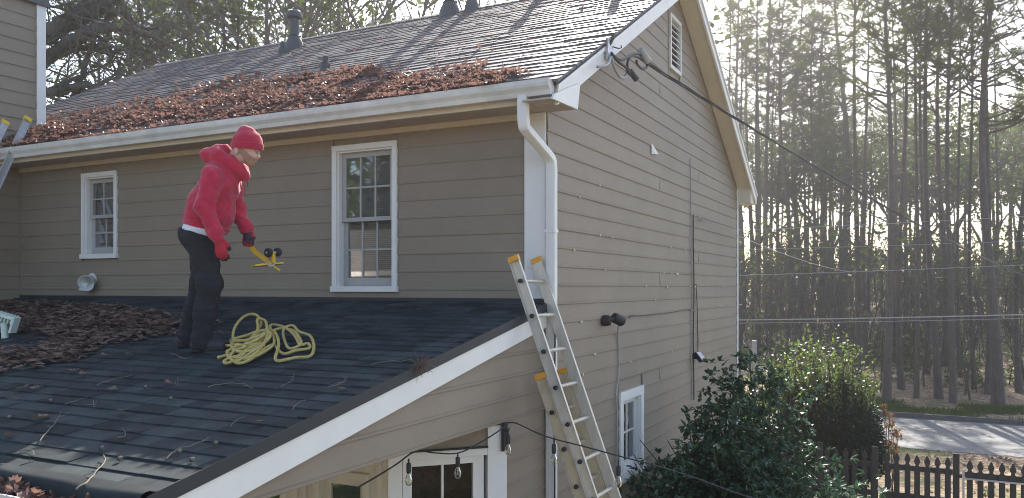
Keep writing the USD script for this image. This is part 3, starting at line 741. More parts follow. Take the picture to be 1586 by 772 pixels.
obj('leaf_drift', mb, 'dead_leaf', kind='stuff', label='drift of grey-brown oak leaves covering the left of the low roof', cat='dead leaves')
# leaves in the low gutter
mb = MB()
for k in range(240):
    x = rl.uniform(-2.6, -.12); y = PEND - .075 - rl.uniform(.0, .10)
    leaf_mesh(mb, (x, y, H - .945 + rl.uniform(-.02, .05) * (1 if x < -.5 else .4)), rl.uniform(.05, .09), rl.uniform(0, 6.28), rl.gauss(.2, .6), rl.gauss(0, .6), rl.uniform(-.6, .8), rl)
obj('gutter_leaves', mb, 'dead_leaf_red', kind='stuff', label='orange and brown leaves filling the low gutter at bottom left', cat='dead leaves')
# single leaves on the shingles
def on_porch(px, py, h=0.0): return on_plane(px, py, (0, 0, zporch(0) + h), (0, -PSL, 1))
LP = [(209, 542, 'pale oak leaf on the dark shingles below the man’s left foot'), (260, 594, 'pale folded leaf alone on the shingles below the rope'), (57, 602, 'pale brown leaf below the drift near the left edge'),
      (36, 602, 'small leaf right of the person’s shoes, lower of two'), (62, 648, 'large tattered tan leaf near the twig at lower left'), (15, 675, 'small white lobed leaf at far left of the shingles'), (345, 517, 'small leaf right of the person’s legs, upper of two'), (340, 500, 'brown leaf just off the lower edge of the leaf drift'), (175, 604, 'grey curled leaf on a course edge left of centre'),
      (115, 575, 'brown leaf beside the one just off the drift edge'), (128, 580, 'small leaf below the right end of the leaf drift'), (190, 638, 'rounded yellow-brown leaf lying alone on the shingles'), (200, 551, 'small leaf at the tip of the leaf drift'), (160, 551, 'small leaf at the far left under the drift'), (396, 655, 'small pale leaf scrap near the rake edge'), (528, 604, 'white leaf scrap on the shingles by the rake board'), (20, 621, 'small leaf low at the far left edge of the shingles')]
for px, py, lb in LP:
    p = on_porch(px, py, .012)
    t = thing('fallen_leaf', lb, 'leaf', p, 'single leaves on the low roof')
    obj('blade', leaf_mesh(MB(), (0, 0, .004), .085 if lb and 'large' not in lb else .13, rl.uniform(0, 6.28), .18, rl.gauss(0, .15), .35, rl), 'dead_leaf', t)
def twig(pxs, r, label, group=None, h=.008):
    p = np.array([on_porch(*q, h) for q in pxs]); o = p[0].copy()
    t = thing('twig', label, 'twig', o, group)
    c = catmull(p - o, 4); c[:, 2] += np.array([abs(math.sin(i * .9)) * .006 for i in range(len(c))])
    obj('stick', MB().tube(c, np.linspace(r * .7, r * .3, len(c)), 5), 'twig', t, smooth=True)
    for q in range(2, len(c) - 2, 4):
        d = (c[q + 1] - c[q]); s = np.array([d[1], -d[0], .3 * abs(d[0])]) * rl.choice([-1, 1]) + d
        obj('side_shoot', MB().tube([c[q], c[q] + s * .9], [r * .4, r * .18], 4), 'twig', t)
G = 'thin dry twigs on the low roof'
twig([(118, 758), (135, 748), (148, 733), (163, 715), (160, 706)], .007, 'long pale forked twig hanging over the low gutter')
twig([(62, 683), (75, 668), (86, 655), (94, 640)], .005, 'crooked grey twig below the tattered tan leaf')
twig([(258, 711), (275, 697), (300, 690), (324, 679)], .005, 'curved pale twig near the bottom of the rake edge')
twig([(150, 597), (170, 590), (205, 582)], .004, 'thin twig just below the edge of the leaf drift', G)
twig([(322, 600), (345, 596), (375, 595), (391, 603)], .006, 'pale stick with a bent end just below the rope')
twig([(180, 679), (194, 676), (190, 664)], .004, 'thin bent twig right of the crooked grey twig', G)
twig([(265, 548), (285, 556), (300, 553)], .004, 'thin curved twig right below the man’s shoes')
twig([(453, 635), (462, 625), (475, 619)], .004, 'thin twig near the middle of the rake edge', G)
twig([(575, 565), (600, 561), (625, 560), (640, 556)], .004, 'thin twig running to the needle tuft on the rake')
twig([(100, 627), (120, 621), (135, 616)], .003, 'thin twig above the tattered tan leaf', G)
twig([(435, 600), (452, 590), (456, 578)], .003, 'hooked twig below and right of the rope', G)
twig([(357, 661), (366, 652), (380, 646)], .003, 'tiny twig by the pale leaf scrap near the rake', G)
twig([(270, 590), (274, 598), (276, 585)], .003, 'tiny bent twig beside the pale folded leaf', G)
twig([(145, 620), (146, 632), (150, 620)], .003, 'tiny forked twig between the drift and the long forked twig', G)
twig([(508, 600), (520, 598), (535, 590), (532, 585)], .004, 'bent twig beside the white leaf scrap by the rake board', G)
twig([(30, 700), (48, 698), (54, 706)], .004, 'short twig lying at the far lower left of the shingles')
AC = ['acorn nearest the low gutter, above the long forked twig', 'acorn just right of the long forked twig', 'acorn at the foot of the curved twig near the rake edge', 'acorn between the curved twig and the rake edge, lowest on that side', 'acorn right of the curved twig by the rake edge',
      'acorn alone on the shingles below the person', 'acorn by the short twig left of the person’s side', 'acorn at the far left of the shingles', 'acorn below the pale folded leaf']
for k, (px, py) in enumerate(((158, 695), (186, 711), (278, 700), (298, 713), (334, 687), (225, 600), (78, 621), (14, 647), (264, 618))):
    p = on_porch(px, py, .01); t = thing('acorn', AC[k], 'acorn', p, 'acorns scattered on the low roof')
    obj('nut', MB().lathe([(.001, -.012), (.008, -.008), (.010, .0), (.007, .010), (.001, .014)], (0, 0, .004), (.8, .3, .5), 8), 'twig', t, smooth=True)
    obj('cup', MB().lathe([(.001, -.016), (.009, -.012), (.0115, -.003), (.010, -.002)], (0, 0, .004), (.8, .3, .5), 8), 'bark_dark', t, smooth=True)
# tuft of pine needles on the rake edge
p = on_x(650, 566, .06); t = thing('needle_tuft', 'dry tuft of pink-grey needles snagged on the white rake board', 'pine needles', p)
mb = MB()
for k in range(70):
    d = unit((rl.gauss(.2, .6), rl.gauss(0, .8), rl.gauss(0, .7))); l = rl.uniform(.05, .11)
    mb.tube([(0, rl.uniform(-.03, .03), rl.uniform(-.03, .02)), d * l * .5 + [0, 0, .004], d * l + [0, 0, -.01]], [.0025, .002, .001], 3)
obj('needles', mb, 'dead_leaf', t, kind='stuff')

# ================================================================== ROPE
RC = [(70, 578, 0), (150, 560, .01), (300, 520, .02), (440, 495, .03), (560, 405, .05), (690, 330, .06), (830, 235, .07), (960, 215, .06), (1080, 250, .05), (1170, 380, .03), (1130, 440, .02), (1000, 455, .01),
      (935, 300, .03), (950, 215, .07), (1060, 178, .07), (1140, 250, .05), (1290, 305, .03), (1340, 440, .01), (1290, 560, .0), (1100, 580, .0), (880, 625, .0), (828, 590, .01), (870, 440, .03), (850, 320, .06), (760, 240, .08),
      (560, 300, .06), (280, 335, .03), (240, 370, .02), (300, 450, .02), (420, 470, .03), (520, 350, .06), (595, 240, .10), (590, 130, .16), (690, 140, .14), (720, 250, .11), (720, 330, .07), (620, 400, .05), (460, 520, .03), (330, 610, .01), (180, 655, .0),
      (150, 630, .01), (260, 590, .02), (430, 600, .02), (600, 560, .02), (790, 440, .03), (810, 340, .05), (760, 180, .08), (900, 185, .08), (1000, 230, .06), (1090, 310, .04), (1160, 420, .02), (1260, 400, .02), (1280, 460, .01), (1100, 490, .01), (960, 530, .0), (880, 500, .01), (810, 420, .02),
      (700, 470, .03), (520, 600, .01), (330, 655, .0), (200, 560, .02), (200, 490, .02), (300, 500, .03), (430, 420, .05), (560, 290, .08), (640, 160, .12), (560, 85, .20), (420, 100, .19), (300, 210, .13), (265, 330, .06), (330, 400, .03), (440, 420, .04), (600, 290, .08), (730, 250, .10), (690, 400, .06), (540, 560, .03), (380, 610, .01), (240, 560, .0), (330, 570, .02), (500, 470, .05), (640, 410, .05), (500, 440, .05), (330, 460, .04), (260, 420, .03), (300, 350, .05), (450, 310, .07), (640, 260, .10), (760, 290, .09), (720, 380, .06), (560, 470, .04), (390, 560, .02), (250, 600, .01), (190, 540, .02), (260, 470, .04), (420, 440, .06), (600, 370, .08), (690, 300, .1), (620, 330, .09), (450, 380, .07), (290, 380, .05), (250, 450, .04), (340, 520, .04), (520, 510, .04), (680, 440, .05), (600, 480, .05), (420, 590, .02), (300, 640, .01), (230, 590, .02), (290, 510, .04), (430, 470, .06), (330, 440, .06), (170, 420, .0)]
pts = []
for zx, zy, h in RC:
    px, py = 330 + zx / 8.576, 490 + zy / 8.576
    g = on_porch(px, py + h * 150, .0)              # foot of the point, then lift by h
    pts.append(g + [0, 0, h + .016])
rc = catmull(np.array(pts), 14)
seg = np.linalg.norm(np.diff(rc, axis=0), axis=1); cum = np.r_[0, np.cumsum(seg)]
m_ = int(cum[-1] / .007); ss = np.linspace(0, cum[-1], m_)
rc = np.stack([np.interp(ss, cum, rc[:, k]) for k in range(3)], 1)
for _ in range(3): rc[1:-1] = (rc[:-2] + 2 * rc[1:-1] + rc[2:]) / 4
o = rc.mean(0); rc = rc - o
t_ = np.gradient(rc, axis=0); t_ /= np.linalg.norm(t_, axis=1, keepdims=True)
a_ = np.zeros_like(rc); a = unit(np.cross(t_[0], [0, 0, 1.0]))
for i in range(len(rc)):
    a = unit(a - t_[i] * (a @ t_[i])); a_[i] = a
b_ = np.cross(t_, a_)
rope_len = ss
t = thing('rope', 'loosely heaped coil of thick pale yellow rope on the dark shingles', 'rope', o)
for q_ in range(3):
    ph = 2 * np.pi * (rope_len / .062 + q_ / 3)
    c_q = rc + .0056 * (np.cos(ph)[:, None] * a_ + np.sin(ph)[:, None] * b_)
    obj('strand', MB().tube(c_q, .0063, 6), 'rope', t, smooth=True)
obj('rope_end', MB().lathe([(.001, -.004), (.013, -.002), (.013, .012), (.001, .014)], rc[0], t_[0], 10).lathe([(.001, -.012), (.013, -.010), (.013, .002), (.001, .004)], rc[-1], t_[-1], 10), 'rope', t)

# ================================================================== FITTINGS AND CABLES ON THE HOUSE
p = on_x(934, 497, .02); t = thing('security_camera', 'dark swivel camera on the gable wall beside the ladder', 'camera', p)
obj('base', MB().lathe([(.055, .0), (.058, .03), (.05, .075), (.001, .08)], (0, 0, 0), (1, .1, .05), 18), 'black_plastic', t, smooth=40)
obj('arm', MB().tube([(.07, .0, .01), (.10, .06, .02)], .016, 8), 'black_plastic', t)
obj('head', MB().lathe([(.001, -.075), (.045, -.07), (.056, -.05), (.058, .05), (.05, .062), (.001, .066)], (.12, .13, .01), (.45, .8, -.35), 18), 'black_plastic', t, smooth=40)
obj('lens', MB().lathe([(.001, .0), (.035, .0), (.035, .008), (.001, .009)], np.array([.12, .13, .01]) + unit((.45, .8, -.35)) * .066, (.45, .8, -.35), 16), 'galvanised', t)
def cable(label, pts, r, m, name='cable', sides=5, n=6, group=None, cat='cable'):
    pts = np.array(pts, float); o = pts[0].copy()
    t = thing(name, label, cat, o, group)
    obj('wire', MB().tube(catmull(pts - o, n) if len(pts) > 2 else pts - o, r, sides), m, t, smooth=True)
    return t
X = lambda px, py, x=.028: on_x(px, py, x)
cable('grey cable hanging from the dark camera down the siding to the side window', [X(958, 502, .1), X(957, 520), X(959, 560), X(957, 590), X(954, 610), X(956, 650), X(955, 740), X(955, 775)], .008, 'cable_grey')
cable('dark cable run down the gable wall from the telephone wire to the floodlight', [X(1074, 333), X(1074, 380), X(1075, 450), X(1074, 520), X(1075, 620)], .009, 'pipe_dark')
cable('thin grey cable above the dark run on the gable wall', [X(1069, 246), X(1070, 290), X(1071, 420), X(1071, 560), X(1072, 620)], .007, 'cable_grey')
cable('thin dark cable tacked beside the floodlight run', [X(1078, 440), X(1080, 480), X(1081, 545)], .006, 'cable_black')
cable('sagging dark cable along one board joint towards the camera', [X(976, 494), X(977, 489), X(1000, 489), X(1040, 484), X(1069, 480), X(1071, 500)], .0045, 'pipe_dark')
cable('black cable hanging beside the white corner pipe under the roof', [(.115, -.06, H - .25), (.118, -.075, H - .5), (.112, -.075, H - 1.2), (.118, -.08, H - 1.6), (.112, -.075, H - 2.2)], .007, 'cable_black')
p = X(1078, 553, .05); t = thing('floodlight', 'small box floodlight at the foot of the gable cable run', 'floodlight', p)
obj('housing', MB().obox((.05, .0, 0), ((.75, -.2, .62), (.1, 1, 0), (-.6, .0, .75)), (.028, .085, .075)), 'black_plastic', t)
obj('lamp_face', MB().obox(np.array([.05, .0, 0]) + unit((.75, -.2, .62)) * .031, ((.75, -.2, .62), (.1, 1, 0), (-.6, .0, .75)), (.003, .075, .065)), 'galvanised', t)
obj('bracket', MB().box((-.03, -.03, -.03), (.03, .03, .03)), 'black_plastic', t)
# service drop: bracket on the rake, splices, twisted lines out to the street
XB = .34
b0 = on_x(944, 78, X1 + .01); t = thing('service_bracket', 'rusty bracket and drip loop fixed on the white bargeboard', 'bracket', b0)
obj('plate', MB().box((-.012, -.07, -.10), (.01, .07, .10)), 'galvanised', t)
obj('stem', MB().tube([(0, 0, .05), (.03, .0, .10), (.035, .0, .16)], .016, 8).tube([(0, .05, .05), (.05, .12, .04), (.06, .17, .06), (.05, .19, .09)], .006, 6), 'bark_dark', t, smooth=True)
for pts, m, r, lb in (([(947, 84), (962, 93), (980, 84), (990, 84), (998, 90)], 'cable_black', .016, 'dark looped lead from the bracket to the upper splice'),
                      ([(947, 82), (958, 96), (970, 105), (975, 115), (981, 118)], 'cable_black', .014, 'dark lead from the bracket down to the lower splice'),
                      ([(947, 88), (952, 105), (960, 119), (967, 120), (971, 114), (972, 108)], 'cable_light', .014, 'pale hanging loop under the service bracket'),
                      ([(981, 118), (972, 104), (975, 90), (986, 88), (1000, 98), (1002, 104), (995, 107), (987, 100), (986, 93)], 'cable_black', .013, 'dark loop curling back from the lower splice'),
                      ([(946, 88), (942, 99), (932, 103), (925, 104)], 'cable_light', .013, 'pale lead along the bottom edge of the bargeboard')):
    cable(lb, [on_x(q[0], q[1], XB + .02 * math.sin(k)) for k, q in enumerate(pts)], r, m, cat='cable')
for (px, py), hs, m, lb in (((998, 87), .06, 'cable_grey', 'grey block splice at the start of the service line'), ((981, 117), .045, 'cable_black', 'black splice hanging low from the bracket')):
    p = on_x(px, py, XB + .02); t = thing('splice', lb, 'connector', p)
    dr = unit((.25, .55, -.45))
    obj('body', MB().lathe([(.001, -hs * 1.5), (hs * .62, -hs * 1.4), (hs * .7, hs * 1.3), (.001, hs * 1.5)], (0, 0, 0), dr, 10), m, t, smooth=40)
S0 = on_x(1002, 98, XB + .02); S1 = at_depth(1640, 447, 24)
def span(a, b, sag, n=28, tw=0, ph=0):
    s = np.linspace(0, 1, n)[:, None]; q = a * (1 - s) + b * s; q[:, 2:] -= 4 * sag * s * (1 - s)
    if tw: q += np.stack([tw * np.cos(s[:, 0] * 75 + ph) * .4, tw * np.sin(s[:, 0] * 75 + ph) * .4, tw * np.cos(s[:, 0] * 60 + ph)], 1)
    return q
t = thing('service_line', 'thick twisted power line running from the gable out over the yard', 'power line', S0)
for ph in (0, 2.1, 4.2):
    obj('conductor', MB().tube(span(S0, S1, .25, 110, .013, ph) - S0, .008, 5), 'cable_black', t, smooth=True)
T0 = on_x(1083, 338, .05); T1 = at_depth(1325, 422, 26)
t = thing('telephone_wire', 'thin pale wire running from the gable wall into the trees', 'wire', T0)
obj('wire', MB().tube(span(T0, T1, .15) - T0, .006, 4), 'cable_light', t)
obj('loop', MB().tube(catmull([(0, 0, 0), (.0, .05, -.05), (.0, .10, .01), (.0, .16, -.04), (.0, .2, 0)], 4), .006, 4), 'cable_light', t)
for k, (ya, yb, Z, r, lb) in enumerate(((494, 486, 27, .016, 'lowest dark utility wire crossing the woods'), (499, 492, 27, .007, 'thin wire just under the lowest utility wire'), (425, 409, 29, .007, 'pale wire crossing the woods at mid height'),
                                        (385, 372, 29, .005, 'faint wire above the mid height one'), (355, 334, 30, .007, 'highest pale wire crossing the woods'))):
    a, b = on_plane(1000, ya + (ya - yb) * .33, (0, 19 + k * .4, 0), (0, 1, 0)), on_plane(1720, yb - (ya - yb) * .3, (0, 19 + k * .4, 0), (0, 1, 0))
    t = thing('utility_wire', lb, 'wire', a)
    obj('wire', MB().tube(span(a, b, .05, 14) - a, r, 5), 'cable_grey' if k in (0, 1) else 'cable_light', t)

# ---- string of bulbs
SP = [on_plane(535, 775, (0, -1.35, 0), (.5, -1, 0)), None]
def chain(px_list, dist):
    return [at_depth(px, py, d) for (px, py), d in zip(px_list, dist)]
sl1 = chain([(505, 782), (560, 752), (610, 722), (643, 700), (675, 702), (709, 702), (740, 688), (775, 666), (786, 655)], [5.2, 5.3, 5.45, 5.6, 5.75, 5.85, 5.95, 6.05, 6.12])
sl2 = chain([(786, 655), (800, 656), (830, 670), (858, 680), (905, 692), (960, 707), (1010, 720), (1075, 740), (1135, 762), (1190, 780)], [6.12, 6.1, 6.05, 6.0, 5.95, 5.9, 5.9, 5.9, 5.9, 5.9])
t = thing('string_lights', 'black cord of unlit bulbs strung from the white post past the ladder', 'string lights', sl1[0])
o = np.array(sl1[0])
obj('cord', MB().tube(catmull(np.array(sl1) - o, 6), .0055, 6), 'cable_black', t, smooth=True)
obj('cord', MB().tube(catmull(np.array(sl2) - o, 6), .0055, 6), 'cable_black', t, smooth=True)
for (px, py), d, drop in (((633, 711), 5.55, .03), ((709, 702), 5.85, .03), ((787, 668), 6.12, .03), ((858, 680), 6.0, .04), ((958, 712), 5.9, .05)):
    p = at_depth(px, py, d) - o
    b = obj('socket', MB().tube([p + [0, 0, .0], p - [0, 0, drop]], .006, 6).lathe([(.014, 0), (.017, -.01), (.017, -.055), (.013, -.07)], p - [0, 0, drop], (0, 0, 1), 12), 'cable_black', t, smooth=40)
    q = p - [0, 0, drop + .07]
    obj('bulb', MB().lathe([(.012, .0), (.014, -.01), (.024, -.035), (.026, -.052), (.02, -.075), (.008, -.085), (.001, -.086)], q, (0, 0, 1), 14), 'bulb_glass', t, smooth=True)
    obj('filament', MB().tube([q, q - [0, 0, .03], q - [.006, 0, .055], q - [-.006, 0, .06]], [.005, .004, .002, .002], 4), 'galvanised', t)
p = np.array([.032, -.845, BZ - .12]); t = thing('light_hook', 'black strip bracket at the top of the white porch post', 'bracket', p)
obj('strip', MB().box((-.02, -.03, -.10), (.006, .03, .12)), 'black_plastic', t)
obj('hook', MB().tube([(0, 0, .06), (.03, -.01, .06), (.04, -.01, .085)], .006, 6), 'black_plastic', t)
# ================================================================== PERSON (built as smooth signed distance fields)
def surface_net(F, lo, h):
    """vertices and triangles of the zero set of the sampled field F (numpy surface nets)"""
    nx, ny, nz = F.shape
    ins_ = F < 0
    c = [ins_[i:nx - 1 + i, j:ny - 1 + j, k:nz - 1 + k] for i in (0, 1) for j in (0, 1) for k in (0, 1)]
    cnt = sum(x.astype(np.int8) for x in c)
    cell = np.argwhere((cnt > 0) & (cnt < 8))
    idx = -np.ones((nx - 1, ny - 1, nz - 1), int); idx[tuple(cell.T)] = np.arange(len(cell))
    acc = np.zeros((len(cell), 3)); num = np.zeros(len(cell))
    corners = np.array([(i, j, k) for i in (0, 1) for j in (0, 1) for k in (0, 1)])
    for a in range(8):
        for b in range(a + 1, 8):
            if abs(corners[a] - corners[b]).sum() != 1: continue
            pa, pb = cell + corners[a], cell + corners[b]
            fa, fb = F[tuple(pa.T)], F[tuple(pb.T)]
            m = (fa < 0) != (fb < 0); t = np.where(m, fa / np.where(m, fa - fb, 1), 0)
            acc += np.where(m[:, None], corners[a] + (corners[b] - corners[a]) * t[:, None], 0); num += m
    v = lo + (cell + acc / num[:, None]) * h
    faces = []
    for ax in range(3):
        u, w = (ax + 1) % 3, (ax + 2) % 3
        s0 = [slice(1, -1)] * 3; s0[ax] = slice(0, -1)
        s1 = [slice(1, -1)] * 3; s1[ax] = slice(1, None)
        A_, B_ = ins_[tuple(s0)], ins_[tuple(s1)]
        for flip, mm in ((False, A_ & ~B_), (True, ~A_ & B_)):
            g = np.argwhere(mm)
            for d in range(3):
                if d != ax: g[:, d] += 1
            q = []
            for du, dw in ((-1, -1), (0, -1), (0, 0), (-1, 0)):
                p = g.copy(); p[:, u] += du; p[:, w] += dw; q.append(idx[tuple(p.T)])
            q = np.stack(q, 1)
            faces.append(q[:, ::-1] if flip else q)
    f = np.vstack(faces); f = f[(f >= 0).all(1)]
    return v, np.vstack([f[:, [0, 1, 2]], f[:, [0, 2, 3]]])

class Field:
    def __init__(s, lo, hi, h):
        s.lo, s.h = np.asarray(lo, float), h
        s.n = np.ceil((np.asarray(hi, float) - s.lo) / h).astype(int) + 1
        s.F = np.full(s.n, .5); s.ax = [s.lo[k] + np.arange(s.n[k]) * h for k in range(3)]
    def _win(s, lo, hi):
        a = np.clip(((np.asarray(lo) - s.lo) / s.h).astype(int), 0, s.n - 1); b = np.clip(((np.asarray(hi) - s.lo) / s.h).astype(int) + 2, 0, s.n)
        w = tuple(slice(i, j) for i, j in zip(a, b))
        return w, np.stack(np.meshgrid(*[s.ax[k][w[k]] for k in range(3)], indexing='ij'), -1)
    def cone(s, a, b, ra, rb, k=.03, sc=(1, 1, 1), sub=False):
        a, b, sc = np.asarray(a, float), np.asarray(b, float), np.asarray(sc, float)
        r = max(ra, rb) * sc.max() + .07
        w, P = s._win(np.minimum(a, b) - r, np.maximum(a, b) + r)
        if P.size == 0: return s
        q, d = (P - a) / sc, (b - a) / sc
        t = np.clip((q @ d) / max(d @ d, 1e-12), 0, 1)
        D = (np.linalg.norm(q - t[..., None] * d, axis=-1) - (ra + (rb - ra) * t)) * sc.min() ** .5
        o = s.F[w]
        if sub: s.F[w] = np.maximum(o, -D); return s
        hh = np.maximum(k - np.abs(o - D), 0) / k
        s.F[w] = np.minimum(o, D) - hh * hh * k / 4
        return s
    def ball(s, c, r, k=.02, sc=(1, 1, 1), sub=False): return s.cone(c, np.asarray(c) + [0, 0, 1e-6], r, r, k, sc, sub)
    def chain(s, pts, rs, k=.01, sc=(1, 1, 1)):
        for i in range(len(pts) - 1): s.cone(pts[i], pts[i + 1], rs[i], rs[i + 1], k, sc)
        return s
    def cut(s, p, n):                                # keep the side the normal points to
        P = np.stack(np.meshgrid(*s.ax, indexing='ij'), -1)
        n = np.asarray(n, float) / np.linalg.norm(n)
        s.F = np.maximum(s.F, -((P - np.asarray(p)) @ n)); return s
    def mesh(s, wrinkle=0, ws=(8, 8, 8), seed=0):
        F = s.F.copy(); F[[0, -1]] = F[:, [0, -1]] = F[:, :, [0, -1]] = .5
        v, f = surface_net(F, s.lo, s.h)
        if wrinkle:
            _, _, n = meshkit.arrays((v, f), True)
            d = (meshkit.fbm(v * np.array(ws) + 5.3, 3, seed) - .5) * 2
            v = v + n * (np.abs(d) * -1 + .25)[:, None] * wrinkle
        return v, f

PO = on_porch(305, 540)
p_ = thing('person', 'person in red hooded sweatshirt and beanie stooping on the dark low roof', 'person', PO)
def pl(vf):                                          # local (forward, left, up) -> offset from the feet in the world's axes
    v, f = vf
    return (v[:, :1] * RV + v[:, 1:2] * FV + v[:, 2:3] * UV, f)
def gz(x, y): return PSL * (.4535 * x + .8913 * y)   # roof height under a point
# joints
HIP = {-1: (.06, -.085, .90), 1: (.03, .085, .91)}
KNE = {-1: (.135, -.10, .50), 1: (.005, .115, .51)}
ANK = {-1: (.075, -.105, .09 + gz(.07, -.1)), 1: (-.125, .135, .09 + gz(-.12, .13))}
SHO = {-1: (.19, -.195, 1.315), 1: (.20, .195, 1.315)}
ELB = {-1: (.150, -.245, 1.075), 1: (.240, .235, 1.085)}
WRI = {-1: (.252, -.235, .845), 1: (.335, .17, .935)}
def hand_chains(sd, grow=0.0):
    """palm and five fingers; near hand hangs relaxed, far hand is closed on the tool's bar"""
    w = np.array(WRI[sd]); out = []
    if sd < 0:
        dn = unit((.22, .02, -1)); fwd = unit((1, .1, .22)); pm = np.array([0, 1, .05])   # knuckle line runs front to back
        out.append(([w, w + dn * .09], [.028, .036], (1, .62, 1)))
        for i, (off, L) in enumerate(((.030, .072), (.010, .080), (-.010, .074), (-.029, .058))):
            b = w + dn * (.098 - abs(off) * .15) + fwd * off; c1 = unit(dn + pm * .25 - fwd * .05); c2 = unit(dn + pm * .75 - fwd * .12); c3 = unit(dn * .8 + pm * 1.1 - fwd * .15)
            p1 = b + c1 * L * .45; p2 = p1 + c2 * L * .32; p3 = p2 + c3 * L * .26
            out.append(([b - dn * .02, b, p1, p2, p3], [.0095 + grow, .0098 + grow, .0092 + grow, .0086 + grow, .0076 + grow], (1, 1, 1)))
        b = w + dn * .03 + fwd * .028 + pm * .008
        out.append(([w + dn * .02 + fwd * .012, b + (dn * .4 + fwd * .6) * .012, b + unit(dn + fwd * .62 + pm * .2) * .042, b + unit(dn + fwd * .35 + pm * .4) * .072], [.015, .0125 + grow, .0105 + grow, .0088 + grow], (1, 1, 1)))
    else:
        dn = unit((.10, -.05, -1)); pm = unit((.35, -.9, .0)); fwd = unit((.9, .35, .1))
        out.append(([w, w + dn * .085], [.028, .036], (1, .75, 1)))
        for i, (off, L) in enumerate(((.028, .072), (.009, .078), (-.010, .072), (-.028, .058))):
            b = w + dn * .09 + fwd * off; p1 = b + unit(dn * .7 + pm * .5) * L * .45; p2 = p1 + unit(dn * .1 + pm) * L * .32; p3 = p2 + unit(-dn * .7 + pm * .5) * L * .28
            out.append(([b - dn * .02, b, p1, p2, p3], [.0095 + grow, .0098 + grow, .0092 + grow, .0086 + grow, .0076 + grow], (1, 1, 1)))
        b = w + dn * .035 + fwd * .028
        out.append(([w + dn * .02 + fwd * .01, b + fwd * .006, b + unit(dn * .8 + fwd * .4 + pm * .5) * .04, b + unit(dn * .9 + fwd * .1 + pm * .9) * .07], [.015, .0125 + grow, .0105 + grow, .0088 + grow], (1, 1, 1)))
    return out
# --- the body: one continuous surface
b = Field((-.25, -.36, -.06), (.60, .36, 1.74), .0075)
b.cone((.05, 0, .93), (.11, 0, 1.10), .115, .115, .05, (1, 1.25, 1)).cone((.11, 0, 1.10), (.185, 0, 1.30), .115, .115, .06, (1, 1.4, 1))
for sd in (-1, 1):
    b.chain([HIP[sd], KNE[sd], ANK[sd]], [.085, .055, .04], .04)
    a = np.array(ANK[sd]); b.chain([a, a + [-.02, 0, -.045], a + [.12, 0, -.055]], [.032, .028, .022], .02, (1, 1, 1))
    b.chain([(.17, .08 * sd, 1.36), SHO[sd], ELB[sd], WRI[sd]], [.055, .055, .042, .028], .04)
    for ch in hand_chains(sd): b.chain(*ch[:2], k=.008, sc=ch[2])
b.cone((.19, 0, 1.36), (.315, 0, 1.50), .062, .056, .04)
hd = lambda f: (f.ball((.383, 0, 1.585), .098, .02, (1.06, .80, 1.0)), f.cone((.365, 0, 1.51), (.414, 0, 1.458), .060, .034, .035, (1, .95, 1)),
    f.cone((.44, -.02, 1.50), (.44, .02, 1.50), .036, .036, .03), f.cone((.470, 0, 1.535), (.478, 0, 1.497), .009, .013, .012), f.ball((.479, 0, 1.492), .0125, .008),
    f.cone((.474, -.03, 1.543), (.474, .03, 1.543), .013, .013, .02), f.cone((.450, -.014, 1.467), (.450, .014, 1.467), .010, .010, .010), f.cone((.441, -.013, 1.456), (.441, .013, 1.456), .009, .009, .008),
    f.ball((.421, 0, 1.443), .022, .02), f.cone((.335, -.07, 1.55), (.335, -.076, 1.515), .020, .012, .008, (1, .5, 1)), f.cone((.335, .07, 1.55), (.335, .076, 1.515), .020, .012, .008, (1, .5, 1)),
    f.ball((.478, -.031, 1.522), .0125, sub=True), f.ball((.478, .031, 1.522), .0125, sub=True))
hd(b)
obj('body', pl(b.mesh()), 'skin', p_, smooth=True)
# finer face over the same head, so that brow, nose, lips and ears read
fh = Field((.24, -.13, 1.38), (.54, .13, 1.72), .0038)
fh.cone((.25, 0, 1.42), (.315, 0, 1.50), .058, .058, .03); hd(fh); fh.F -= .0012
obj('face', pl(fh.mesh()), 'skin', p_, smooth=True)
for sd in (-1, 1):
    mb = MB(); mb.mesh(trimesh.creation.icosphere(2, .0115)); v, f = mb.get()
    obj('eye', pl((v + [.4675, .031 * sd, 1.521], f)), 'cable_grey', p_, smooth=True)
    v2 = v * [.5, .55, .55]
    obj('iris', pl((v2 + [.4765, .031 * sd, 1.519], f)), 'cable_black', p_, smooth=True)
    obj('eyebrow', pl(MB().tube(catmull([(.484, .012 * sd, 1.538), (.484, .03 * sd, 1.541), (.470, .05 * sd, 1.534)], 4), .0045, 6).get()), 'stubble', p_, smooth=True)
st = Field((.28, -.12, 1.38), (.50, .12, 1.58), .0042)
hd(st); st.F -= .0028
st.cut((.470, 0, 1.470), (-.55, 0, -.60)); st.cut((.335, 0, 1.5), (1, 0, -.25))
P = np.stack(np.meshgrid(*st.ax, indexing='ij'), -1)
st.F = np.maximum(st.F, .0165 - np.linalg.norm((P - [.452, 0, 1.462]) / [1, 1.5, .55], axis=-1))
obj('beard', pl(st.mesh()), 'stubble', p_, smooth=True)
